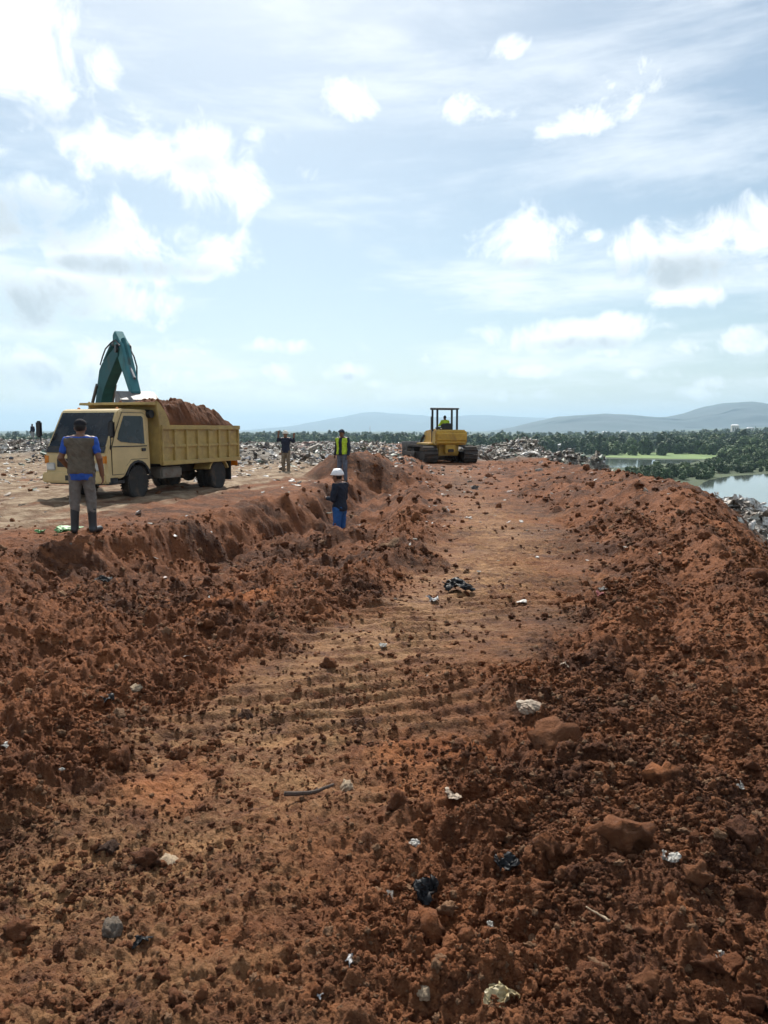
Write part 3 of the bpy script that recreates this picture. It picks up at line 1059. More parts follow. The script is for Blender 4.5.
# ------------------------------------------------------------------ mesh helpers for the machines
class MB:
    def __init__(s):
        s.bm = bmesh.new()

    def _bev(s, new, w, seg=2):
        if w:
            ed = list({e for v in new for e in v.link_edges})
            bmesh.ops.bevel(s.bm, geom=ed, offset=w, segments=seg, affect='EDGES', clamp_overlap=True)

    def box(s, x0, x1, y0, y1, z0, z1, bev=.01, rot=None):
        r = bmesh.ops.create_cube(s.bm, size=1)['verts']
        c = Vector(((x0 + x1) / 2, (y0 + y1) / 2, (z0 + z1) / 2))
        for v in r:
            q = Vector((v.co.x * (x1 - x0), v.co.y * (y1 - y0), v.co.z * (z1 - z0)))
            if rot:
                q = rot @ q
            v.co = c + q
        s._bev(r, bev)
        return s

    def prism(s, prof, y0, y1, bev=.02, f=None, seg=2):
        """outline in x,z pushed from y0 to y1; f may move each vertex"""
        a = [s.bm.verts.new((x, y0, z)) for x, z in prof]
        b = [s.bm.verts.new((x, y1, z)) for x, z in prof]
        n = len(prof)
        s.bm.faces.new(a)
        s.bm.faces.new(b[::-1])
        for i in range(n):
            s.bm.faces.new((a[i], b[i], b[(i + 1) % n], a[(i + 1) % n]))
        if f:
            for v in a + b:
                v.co = Vector(f(*v.co))
        s._bev(a + b, bev, seg)
        return s

    def cyl(s, p0, p1, r0, r1=None, seg=16):
        tube(s.bm, [p0, p1], [r0, r0 if r1 is None else r1], seg)
        return s

    def pipe(s, pts, r, seg=8):
        tube(s.bm, pts, [r] * len(pts), seg)
        return s

    def lathe(s, prof, c, axis='y', seg=28):
        """(radius, offset) profile spun round an axis through c"""
        rings = []
        for (r, o) in prof:
            ring = []
            for k in range(seg):
                a = 2 * math.pi * k / seg
                if axis == 'y':
                    p = (c[0] + r * math.cos(a), c[1] + o, c[2] + r * math.sin(a))
                else:
                    p = (c[0] + r * math.cos(a), c[1] + r * math.sin(a), c[2] + o)
                ring.append(s.bm.verts.new(p))
            rings.append(ring)
        for a, b in zip(rings[:-1], rings[1:]):
            for k in range(seg):
                s.bm.faces.new((a[k], a[(k + 1) % seg], b[(k + 1) % seg], b[k]))
        s.bm.faces.new(rings[0])
        s.bm.faces.new(rings[-1][::-1])
        return s

    def poly(s, pts, thick, nrm=None):
        """a thin plate with the given corner points"""
        P = [Vector(p) for p in pts]
        n = Vector(nrm) if nrm else (P[1] - P[0]).cross(P[2] - P[0])
        n.normalize()
        a = [s.bm.verts.new(p) for p in P]
        b = [s.bm.verts.new(p + n * thick) for p in P]
        k = len(P)
        s.bm.faces.new(a[::-1])
        s.bm.faces.new(b)
        for i in range(k):
            s.bm.faces.new((a[i], a[(i + 1) % k], b[(i + 1) % k], b[i]))
        return s

    def build(s, name, mat, parent, smooth=False, label=None):
        me = bm_done(s.bm, name, smooth)
        if not smooth:
            pass
        o = link(name, me, mat, parent)
        if label:
            o['label'] = label
        return o


CAB_PAINT = simple('cab_paint', (.57, .43, .21), .42, vary=.08, vscale=3, dirt=.28, dirtcol=(.28, .19, .11))
BED_PAINT = simple('bed_paint', (.42, .30, .10), .55, vary=.14, vscale=4, dirt=.45, dirtcol=(.22, .13, .07))
BLACK_PL = simple('black_plastic', (.020, .021, .023), .55, vary=.3, dirt=.22)
DARK_FR = simple('dark_chassis', (.030, .030, .032), .7, vary=.3, dirt=.4)
RUBBER = simple('tyre_rubber', (.028, .027, .026), .85, vary=.25, dirt=.45, dirtcol=(.14, .085, .05))
RIMM = simple('wheel_rim', (.22, .20, .17), .6, .2, dirt=.55)
LAMP = simple('lamp_lens', (.55, .55, .52), .15, spec=.7)
AMBER = simple('amber_lens', (.6, .2, .02), .25)
CHROME = simple('bright_rod', (.16, .17, .18), .4, .6, vary=.02)
GLASS, N, b, out = mat_new('tinted_glass')
tc = N.n('ShaderNodeTexCoord').outputs['Object']
dn = N.ramp(N.noise(tc, 3.0, 5, .6), .45, .75)
N.put(b.inputs['Base Color'], N.mix(N.m('MULTIPLY', dn, .25), (.010, .014, .018), (.12, .10, .08)))
N.put(b.inputs['Roughness'], N.m('ADD', .06, N.m('MULTIPLY', dn, .2)))
b.inputs['Specular IOR Level'].default_value = .4
PLATE = simple('number_plate', (.03, .03, .03), .5)


def wheel(parent, x, y, side, rz=.39, w=.24, name='wheel'):
    """side: +1 outer face towards +y"""
    t = MB()
    h = w / 2
    t.lathe([(rz * .60, -h * .9), (rz * .90, -h), (rz * .985, -h * .8), (rz, -h * .45), (rz, h * .45), (rz * .985, h * .8), (rz * .90, h), (rz * .60, h * .9)], (x, y, rz), seg=36)
    for k in range(36):                                     # tread blocks
        a = 2 * math.pi * k / 36
        q = Matrix.Rotation(-a, 3, 'Y')
        for j in (-.27, .27):
            c = Vector((x, y + j * w, rz)) + q @ Vector((rz + .002, 0, 0))
            r = bmesh.ops.create_cube(t.bm, size=1)['verts']
            for v in r:
                v.co = c + q @ Vector((v.co.x * .022, v.co.y * w * .40, v.co.z * .042))
    o = t.build(name, RUBBER, parent)
    for p in o.data.polygons:
        p.use_smooth = False
    m = MB()
    m.lathe([(rz * .61, side * h * .62), (rz * .56, side * h * .80), (rz * .50, side * h * .35), (rz * .30, side * h * .2), (rz * .24, side * h * .75), (rz * .10, side * h * .85), (.01, side * h * .86)], (x, y, rz), seg=24)
    for k in range(6):
        a = 2 * math.pi * k / 6
        m.cyl((x + rz * .40 * math.cos(a), y + side * h * .2, rz + rz * .40 * math.sin(a)), (x + rz * .40 * math.cos(a), y + side * h * .42, rz + rz * .40 * math.sin(a)), .018, seg=6)
    m.build('rim', RIMM, o, False)
    return o


# ------------------------------------------------------------------ dump truck
TR_P, TR_RZ = Vector((-6.10, 20.50, 0)), math.atan2(-.942, -.338)
TR_P.z = .02
truck = empty('dump_truck', TR_P, TR_RZ, 'yellow tipper truck loaded with red soil, parked on the pale ground', 'truck')


def tumble(x, y, z):
    k = 1 - .055 * max(0, min(1, (z - 1.15) / .95))
    return (x, y * k, z)


cab = [(1.20, .66), (1.20, 2.06), (1.26, 2.12), (2.16, 2.12), (2.30, 2.07), (2.78, 1.20), (2.82, 1.02), (2.82, .60), (2.70, .52), (2.30, .52), (2.17, .56),
       (2.10, .74), (1.95, .88), (1.70, .92), (1.45, .88), (1.30, .74), (1.26, .66)]
MB().prism(cab, -.86, .86, .028, tumble, 3).build('cab', CAB_PAINT, truck)


def on_side(x, z, off=0.0):
    return tumble(x, .86, z)[1] + off


def side_plate(prof, off, name, mat, par, s=1, thick=.006):
    pts = [(x, s * on_side(x, z, off), z) for x, z in prof]
    return MB().poly(pts if s > 0 else pts[::-1], thick, (0, s, 0)).build(name, mat, par)


def ws(t, yk, off=.004):
    """a point on the sloping windscreen: t along the slope from belt (0) to roof (1), yk across -1..1"""
    x, z = 2.78 + (2.30 - 2.78) * t, 1.20 + (2.07 - 1.20) * t
    return (x + off * .876, yk * tumble(0, .86, z)[1], z + off * .483)


for s in (1, -1):
    side_plate([(1.325, .94), (1.325, 1.985), (1.41, 2.045), (2.19, 2.045), (2.455, 1.605), (2.635, 1.225), (2.635, .605), (2.21, .605), (2.13, .79), (1.95, .935)], .001, 'door_seal', BLACK_PL, truck, s, .004)
    door = side_plate([(1.34, .95), (1.34, 1.98), (1.42, 2.03), (2.18, 2.03), (2.44, 1.60), (2.62, 1.22), (2.62, .62), (2.22, .62), (2.14, .80), (1.96, .95)], .002, 'door', CAB_PAINT, truck, s, .012)
    side_plate([(1.44, 1.30), (1.44, 1.92), (1.50, 1.96), (2.14, 1.96), (2.36, 1.58), (2.42, 1.42), (2.30, 1.36), (1.95, 1.33)], .016, 'window', GLASS, door, s, .006)
    side_plate([(1.42, 1.13), (1.42, 1.20), (1.56, 1.20), (1.56, 1.13)], .016, 'handle', BLACK_PL, door, s, .02)
    lm = MB().box(2.72, 2.83, s * .80 - .09, s * .80 + .055, .86, 1.06, .02).build('indicator', AMBER, truck)
MB().poly([ws(.06, -.93), ws(.06, .93), ws(.95, .90), ws(.95, -.90)], .006, (.876, 0, .483)).build('windscreen', GLASS, truck)
MB().poly([ws(-.10, -.95), ws(-.10, .95), ws(.055, .95), ws(.055, -.95)], .007, (.876, 0, .483)).build('cowl_panel', BLACK_PL, truck)
for y0 in (-.42, .18):
    MB().pipe([ws(-.02, y0, .02), ws(.10, y0 + .02, .03), ws(.16, y0 + .55, .022)], .010).build('wiper', BLACK_PL, truck)
MB().box(2.80, 2.835, -.52, .52, .78, .98, .01).build('grille', BLACK_PL, truck)
for s in (1, -1):
    MB().box(2.80, 2.845, s * .68 - .15, s * .68 + .11, .70, .88, .03).build('headlight', LAMP, truck)
MB().box(2.72, 2.92, -.90, .90, .42, .66, .035).build('bumper', CAB_PAINT, truck)
MB().box(2.915, 2.925, -.22, .22, .48, .60, .003).build('number_plate', PLATE, truck)
MB().box(2.40, 2.75, -.84, .84, .38, .56, .02).build('front_skirt', DARK_FR, truck)
for s in (1, -1):
    mr = MB().pipe([(2.62, s * .84, 1.28), (2.74, s * .92, 1.20), (2.80, s * .98, 1.30), (2.80, s * 1.0, 1.70)], .013).build('mirror_arm', BLACK_PL, truck)
    MB().box(2.77, 2.84, s * 1.02 - .09, s * 1.02 + .09, 1.46, 1.84, .035).build('mirror', BLACK_PL, mr)
for k in (-.55, .55):
    MB().lathe([(.01, 0), (.035, 0), (.035, .03), (.02, .045), (.005, .05)], (2.0, k, 2.115), 'z', 10).build('marker_lamp', AMBER, truck)
for s in (1, -1):
    MB().box(2.20, 2.62, s * .80 - .06, s * .80 + .06, .40, .47, .01).build('step', DARK_FR, truck)
    side_plate([(1.36, 1.24), (1.36, 1.262), (2.60, 1.262), (2.60, 1.24)], .0165, 'trim_strip', BLACK_PL, truck, s, .008)
# front wheel arches
for s in (1, -1):
    MB().prism([(1.70 + .47 * math.cos(a), .45 + .47 * math.sin(a)) for a in np.linspace(.3, math.pi - .3, 9)] + [(1.70 + .42 * math.cos(a), .45 + .42 * math.sin(a)) for a in np.linspace(math.pi - .3, .3, 9)],
               s * .62, s * .88, 0).build('wheel_arch', BLACK_PL, truck)
# chassis
for s in (1, -1):
    MB().box(-2.75, 2.5, s * .40 - .04, s * .40 + .04, .52, .72, .008).build('chassis_rail', DARK_FR, truck)
MB().cyl((1.68, -.7, .39), (1.68, .7, .39), .06).build('axle', DARK_FR, truck)
MB().lathe([(.07, -.8), (.07, -.22), (.17, -.1), (.19, 0), (.17, .1), (.07, .22), (.07, .8)], (-1.68, 0, .39)).build('axle', DARK_FR, truck)
MB().box(-.15, .75, .42, .84, .42, .70, .04).build('fuel_tank', RIMM, truck)
MB().box(-.1, .55, -.84, -.45, .40, .68, .02).build('tool_box', DARK_FR, truck)
MB().pipe([(1.1, .55, .5), (.9, .6, .46), (.2, .3, .46)], .05).build('exhaust', DARK_FR, truck)
for s in (1, -1):
    wheel(truck, 1.68, s * .74, s)
    for k in (.60, .87):
        wheel(truck, -1.68, s * k, s, w=.22)
# tipper body
MB().box(-2.70, .98, -.98, .98, .80, .90, .012).build('bed_floor', BED_PAINT, truck)
for s in (1, -1):
    sd = MB().box(-2.70, .98, s * .985 - .025, s * .985 + .025, .78, 1.70, .008).build('side_board', BED_PAINT, truck)
    MB().box(-2.74, 1.0, s * 1.03 - .05, s * 1.03 + .045, 1.64, 1.755, .012).build('top_rail', BED_PAINT, sd)
    MB().box(-2.74, 1.0, s * 1.03 - .05, s * 1.03 + .045, .76, .87, .012).build('bottom_rail', BED_PAINT, sd)
    MB().box(-2.70, .97, s * 1.02 - .03, s * 1.02 + .03, 1.20, 1.27, .01).build('middle_rail', BED_PAINT, sd)
    for k in range(8):
        xr = -2.66 + k * .518
        MB().box(xr - .035, xr + .035, s * 1.03 - .05, s * 1.03 + .04, .872, 1.638, .008).build('rib', BED_PAINT, sd)
    MB().prism([(-1.68 + .56 * math.cos(a), .36 + .52 * math.sin(a)) for a in np.linspace(.45, math.pi - .45, 11)] + [(-1.68 + .52 * math.cos(a), .34 + .50 * math.sin(a)) for a in np.linspace(math.pi - .45, .45, 11)],
               s * .50, s * 1.0, 0).build('mudguard', BED_PAINT, truck)
    MB().box(-2.32, -2.29, s * .76 - .24, s * .76 + .24, .22, .76, .004).build('mud_flap', BLACK_PL, truck)
    MB().box(-2.80, -2.765, s * .82 - .12, s * .82 + .12, .60, .74, .01).build('tail_light', AMBER, truck)
MB().box(-2.755, -2.705, -1.0, 1.0, .80, 1.72, .01).build('tailgate', BED_PAINT, truck)
hb = MB().box(.985, 1.035, -1.02, 1.02, .80, 2.18, .01).build('headboard', BED_PAINT, truck)
for k in (-.66, -.22, .22, .66):
    MB().box(1.037, 1.09, k - .04, k + .04, .85, 2.14, .01).build('post', BED_PAINT, hb)
guard = [(.98, 2.18), (1.02, 2.27), (1.12, 2.31), (1.46, 2.295), (1.48, 2.235), (1.14, 2.24), (1.09, 2.18)]
MB().prism(guard, -1.0, 1.0, .006).build('cab_guard', BED_PAINT, truck)
for s in (1, -1):
    MB().prism([(.94, 2.20), (1.0, 2.28), (1.12, 2.34), (1.12, 2.10), (1.04, 1.72), (.60, 1.72), (.64, 1.86), (.74, 2.02), (.86, 2.14)], s * 1.0 - .03, s * 1.0 + .03, .01).build('corner_gusset', BED_PAINT, truck)
MB().lathe([(.02, -.92), (.10, -.92), (.115, -.4), (.11, .1), (.12, .5), (.10, .92), (.02, .92)], (1.19, 0, 2.02), seg=14).build('tarpaulin_roll', BLACK_PL, truck)

# the load, a heap of its own
nx, ny = 120, 70
gx, gy = np.meshgrid(np.linspace(-2.68, .96, nx), np.linspace(-.95, .95, ny), indexing='ij')
prof = np.interp(gx, [-2.68, -2.4, -1.9, -1.2, -.4, .4, .96], [1.80, 2.06, 2.24, 2.33, 2.34, 2.30, 2.14])
edge = np.clip((.95 - np.abs(gy)) / .5, 0, 1)
gz = 1.66 + (prof - 1.66) * np.sin(edge * math.pi / 2) ** .8
gz += edge ** .5 * (.10 * fbm(gx * 2.2, gy * 2.2, 4, 201) + .12 * clodnoise(gx * 4, gy * 4, 202, .6) + .06 * clodnoise(gx * 9, gy * 9, 203, .6))
topv = np.stack([gx, gy, gz], -1).reshape(-1, 3)
q = np.arange(nx * ny).reshape(nx, ny)
Fl = np.stack([q[:-1, :-1], q[1:, :-1], q[1:, 1:], q[:-1, 1:]], -1).reshape(-1, 4)
botv = topv.copy()
botv[:, 2] = .91
rim = np.concatenate([q[:, 0], q[-1, 1:], q[-2::-1, -1], q[0, -2:0:-1]])
nb = len(topv)
side = np.stack([rim, rim + nb, np.roll(rim, -1) + nb, np.roll(rim, -1)], -1)
load = link('soil_load', np_mesh('soil_load', np.concatenate([topv, botv]), np.concatenate([Fl, Fl[:, ::-1] + nb, side])), CLOD)
load.location, load.rotation_euler = TR_P, (0, 0, TR_RZ)
tag(load, 'heap of red-brown soil piled high in the truck bed', 'soil')

# ------------------------------------------------------------------ excavator behind the truck
TEAL = simple('teal_paint', (.025, .105, .115), .75, vary=.15, vscale=2.5, dirt=.25, spec=.2)
TEAL_P = simple('pale_teal_paint', (.07, .20, .215), .85, vary=.15, vscale=2.5, dirt=.25, spec=.12)
STEELD = simple('worn_steel', (.17, .16, .15), .6, .15, vary=.25, dirt=.35)
TRACKM = simple('track_steel', (.060, .052, .046), .7, .3, vary=.3, dirt=.5)
EXP = Vector((-10.1, 27.2, 0))
EXP.z = ground_z(EXP.x, EXP.y) - .02
bucket_w = Vector((-5.95, 20.3, 0))
ex_rz = math.atan2(bucket_w.y - EXP.y, bucket_w.x - EXP.x)
exc = empty('excavator', EXP, ex_rz, 'teal excavator behind the truck with its arm folded over the truck bed', 'excavator')


def track_loop(parent, x0, x1, y, w, r, shoe, grouser, name='track', z0=0.0):
    """an endless chain of shoes round two end wheels"""
    L = x1 - x0
    per = 2 * L + 2 * math.pi * r
    n = int(per / shoe)
    m = MB()
    for k in range(n):
        s = per * k / n
        if s < L:
            p, a = (x0 + s, r * 2), 0
        elif s < L + math.pi * r:
            t = (s - L) / r
            p, a = (x1 + r * math.sin(t), r + r * math.cos(t)), -t
        elif s < 2 * L + math.pi * r:
            p, a = (x1 - (s - L - math.pi * r), 0), math.pi
        else:
            t = (s - 2 * L - math.pi * r) / r
            p, a = (x0 - r * math.sin(t), r - r * math.cos(t)), math.pi - t
        rot = Matrix.Rotation(-a, 3, 'Y')
        c = Vector((p[0], y, p[1] + z0))
        for (sx, sz, dx, dz) in ((shoe * .94, .035, 0, 0), (.03, grouser, -shoe * .3, grouser / 2)):
            rr = bmesh.ops.create_cube(m.bm, size=1)['verts']
            for v in rr:
                v.co = c + rot @ Vector((v.co.x * sx + dx, v.co.y * w, v.co.z * sz + dz))
    tr = m.build(name, TRACKM, parent)
    MB().box(x0 - .05, x1 + .05, y - w * .30, y + w * .30, z0 + r * .55, z0 + r * 1.35, .03).build('track_frame', TRACKM, tr)
    for xx in (x0, x1):
        MB().lathe([(.05, -w * .22), (r * .86, -w * .2), (r * .9, 0), (r * .86, w * .2), (.05, w * .22)], (xx, y, z0 + r), seg=20).build('sprocket', TRACKM, tr)
    for k in range(5):
        xx = x0 + L * (k + .7) / 5.4
        MB().lathe([(.03, -w * .3), (r * .34, -w * .3), (r * .34, w * .3), (.03, w * .3)], (xx, y, z0 + r * .40), seg=12).build('roller', TRACKM, tr)
    return tr


for s in (1, -1):
    track_loop(exc, -1.3, 1.3, s * .84, .45, .36, .17, .03)
MB().box(-.7, .7, -.68, .68, .45, .80, .04).cyl((0, 0, .78), (0, 0, .95), .55, seg=24).build('undercarriage', TRACKM, exc)
MB().prism([(-1.75, .98), (-1.95, 1.15), (-1.95, 1.75), (-1.75, 1.92), (.95, 1.92), (1.15, 1.70), (1.15, .98)], -.92, 1.05, .06).build('house', TEAL, exc)
MB().box(-2.0, -1.55, -.85, 1.0, .95, 1.66, .10).build('counterweight', STEELD, exc)
cb_ = MB().prism([(.0, 1.94), (.05, 2.62), (.15, 2.70), (.95, 2.70), (1.25, 2.10), (1.30, 1.20), (.95, 1.0), (.05, 1.0)], .25, 1.0, .05).build('cab', TEAL, exc)
MB().poly([(.15, 1.005, 1.55), (1.15, 1.005, 1.50), (1.12, 1.005, 2.1), (.88, 1.005, 2.58), (.18, 1.005, 2.58)], .008, (0, 1, 0)).build('window', GLASS, cb_)
MB().poly([(1.31, .32, 1.30), (1.31, .92, 1.30), (1.265, .92, 2.10), (1.265, .32, 2.10)], .02, (1, 0, 0)).build('windscreen', GLASS, cb_)
MB().cyl((-1.2, -.6, 1.9), (-1.2, -.6, 2.25), .06).build('exhaust', BLACK_PL, exc)


def ex_local(px, py, d):
    """a picture point at distance d, in the excavator's own upright plane (x forward, z up)"""
    w = pix(px, py, d=d) - EXP
    return Vector((w.x * math.cos(ex_rz) + w.y * math.sin(ex_rz), 0, w.z))


REACH = (bucket_w - EXP).xy.length
apex = Vector((4.9, 0, 4.10))
foot = Vector((.75, 0, 1.35))
tip = Vector((6.2, 0, 2.78))
# boom: a cranked box girder from foot to apex
mid = Vector((2.4, 0, 3.30))
MB().prism([(foot.x - .18, foot.z - .08), (foot.x - .10, foot.z + .24), (mid.x - .42, mid.z + .02), (mid.x - .16, mid.z + .36), (mid.x + .30, mid.z + .55), (apex.x - .05, apex.z + .14), (apex.x + .14, apex.z - .02),
           (apex.x + .02, apex.z - .20), (mid.x + .52, mid.z - .22), (mid.x + .12, mid.z - .52), (foot.x + .30, foot.z - .05)], -.16, .16, .02).build('boom', TEAL, exc)
# stick
st0 = apex + Vector((-.62, 0, .36))
MB().prism([(st0.x - .10, st0.z + .10), (st0.x + .15, st0.z + .20), (apex.x + .28, apex.z + .12), (tip.x + .14, tip.z + .02), (tip.x, tip.z - .12), (tip.x - .14, tip.z - .02), (apex.x - .14, apex.z - .24), (st0.x - .12, st0.z - .08)],
           -.125, .125, .02).build('stick', TEAL_P, exc)
for s in (1, -1):
    c1 = MB().cyl((1.0, s * .34, 1.2), (1.55, s * .32, 2.45), .085, seg=12).build('lift_cylinder', TEAL, exc)
    MB().cyl((1.55, s * .32, 2.45), (mid.x + .05, s * .28, mid.z - .12), .05, seg=10).build('piston_rod', CHROME, c1)
c2 = MB().cyl((mid.x + .1, 0, mid.z + .62), (mid.x + 1.2, 0, apex.z + .22), .085, seg=12).build('stick_cylinder', TEAL, exc)
MB().cyl((mid.x + 1.2, 0, apex.z + .22), (st0.x, 0, st0.z + .04), .05, seg=10).build('piston_rod', CHROME, c2)
c3 = MB().cyl((apex.x + .10, 0, apex.z + .26), (apex.x + .75, 0, apex.z - .55), .07, seg=12).build('bucket_cylinder', TEAL, exc)
MB().cyl((apex.x + .75, 0, apex.z - .55), (tip.x - .02, 0, tip.z + .40), .04, seg=10).build('piston_rod', CHROME, c3)
for q in (-.19, .19):
    MB().cyl((apex.x, q - .03, apex.z), (apex.x, q + .03, apex.z), .12, seg=14).build('pin', BLACK_PL, exc)
    MB().pipe([(mid.x + .2, q, mid.z + .5), (mid.x + .6, q, mid.z + .72), (mid.x + 1.0, q * .95, apex.z + .12), (apex.x - .7, q * .9, apex.z + .24), (apex.x - .2, q * .85, apex.z + .26), (apex.x + .3, q * .8, apex.z + .05)], .022).build('hose', BLACK_PL, exc)
MB().pipe([(apex.x + .2, .15, apex.z), (apex.x + .45, .20, apex.z - .25), (apex.x + .7, .21, apex.z - .55), (apex.x + .9, .15, apex.z - .9)], .022).build('hose', BLACK_PL, exc)
# bucket: a bent shell between two cheeks, with teeth
bx0, bz0 = tip.x, tip.z
shell = [(bx0 - .10, bz0 + .05), (bx0 + .22, bz0 - .05), (bx0 + .52, bz0 - .20), (bx0 + .62, bz0 - .45), (bx0 + .46, bz0 - .66), (bx0 + .10, bz0 - .74), (bx0 - .28, bz0 - .62)]
inner = [(x + (bx0 + .1 - x) * .10, z + (bz0 - .35 - z) * .10) for x, z in shell]
bk = MB().prism(shell + inner[::-1], -.50, .50, 0).build('bucket', STEELD, exc)
for s in (1, -1):
    MB().prism(shell, s * .50 - .02, s * .50 + .02, 0).build('cheek_plate', STEELD, bk)
for k in range(5):
    yy = -.42 + k * .21
    MB().prism([(bx0 - .26, bz0 - .66), (bx0 - .26, bz0 - .57), (bx0 - .46, bz0 - .60)], yy - .04, yy + .04, 0).build('tooth', STEELD, bk)

# ------------------------------------------------------------------ bulldozer
YEL = simple('machine_yellow', (.50, .30, .045), .5, vary=.15, vscale=3, dirt=.42)
DZ = pix(441, 460.5, d=45)
DZ.z = ground_z(DZ.x, DZ.y) - .02
dz_rz = R(90 + 14)
dozer = empty('bulldozer', DZ, dz_rz, 'yellow crawler bulldozer with open canopy seen from behind', 'bulldozer')
for s in (1, -1):
    track_loop(dozer, -1.35, 1.35, s * 1.16, .80, .46, .20, .06)
MB().box(-1.3, 1.5, -.62, .62, .42, 1.25, .06).build('hull', YEL, dozer)
MB().prism([(-.35, 1.20), (-.35, 1.86), (-.20, 1.92), (1.62, 1.80), (1.75, 1.70), (1.75, .75), (1.5, .75)], -.50, .50, .05).build('engine_hood', YEL, dozer)
MB().box(1.752, 1.80, -.44, .44, .85, 1.62, .02).build('grille', BLACK_PL, dozer)
MB().prism([(-1.72, 1.02), (-1.86, 1.20), (-1.86, 1.72), (-1.72, 1.86), (-1.15, 1.86), (-1.10, 1.02)], -.92, .92, .09).build('fuel_tank', YEL, dozer)
MB().box(-1.70, -1.2, -.30, .30, .55, 1.05, .05).build('rear_housing', YEL, dozer)
MB().box(-1.82, -1.60, -.16, .16, .62, .80, .03).build('drawbar', TRACKM, dozer)
for s in (1, -1):
    MB().prism([(-1.15, 1.02), (-1.15, 1.12), (1.1, 1.12), (1.25, 1.02)], s * .62 - (.0 if s > 0 else .50), s * .62 + (.50 if s > 0 else 0), .015).build('fender', YEL, dozer)
    MB().box(-1.05, -.35, s * .48 - .12, s * .48 + .12, 1.13, 1.62, .04).build('arm_console', DARK_FR, dozer)
    MB().box(-.2, 2.45, s * 1.62 - .05, s * 1.62 + .05, .38, .62, .03).build('push_arm', TRACKM, dozer)
    cy = MB().cyl((1.35, s * .62, 1.52), (1.9, s * .66, 1.08), .075, seg=10).build('lift_cylinder', DARK_FR, dozer)
    MB().cyl((1.9, s * .66, 1.08), (2.38, s * .70, .72), .04, seg=8).build('piston_rod', CHROME, cy)
    for xx in (-1.05, -.15):
        MB().box(xx - .05, xx + .05, s * .58 - .05, s * .58 + .05, 1.10, 2.98, .012).build('canopy_post', BLACK_PL, dozer)
MB().prism([(-1.22, 2.98), (-1.22, 3.06), (.05, 3.11), (.08, 3.03), (.04, 2.98)], -.66, .66, .02).build('canopy_roof', BLACK_PL, dozer)
MB().prism([(-1.04, 1.25), (-1.04, 2.22), (-.93, 2.22), (-.90, 1.78), (-.45, 1.76), (-.45, 1.25)], -.27, .27, .03).build('seat', BLACK_PL, dozer)
MB().box(-.25, -.12, -.40, .40, 1.8, 2.02, .03).build('dashboard', DARK_FR, dozer)
for s in (1, -1):
    lv = MB().pipe([(-.35, s * .36, 1.3), (-.42, s * .36, 1.78)], .018).build('lever', BLACK_PL, dozer)
MB().pipe([(.85, .32, 1.80), (.85, .32, 2.52), (.82, .32, 2.62)], .055, 10).build('exhaust_stack', BLACK_PL, dozer)
MB().cyl((.45, -.2, 1.85), (.45, -.2, 2.2), .09, seg=12).build('air_cleaner', BLACK_PL, dozer)
blade = [(2.42 + .16 * math.cos(a) - .16 * 0, .72 + .58 * math.sin(a)) for a in np.linspace(-1.4, 1.4, 9)]
blade = [(2.62 - .18 * math.cos(a), .62 + .56 * math.sin(a)) for a in np.linspace(-1.45, 1.45, 9)]
bl = MB().prism(blade + [(x - .08, z) for x, z in blade[::-1]], -1.66, 1.66, 0).build('blade', STEELD, dozer)
MB().box(2.50, 2.66, -1.67, 1.67, .03, .12, .01).build('cutting_edge', STEELD, bl)
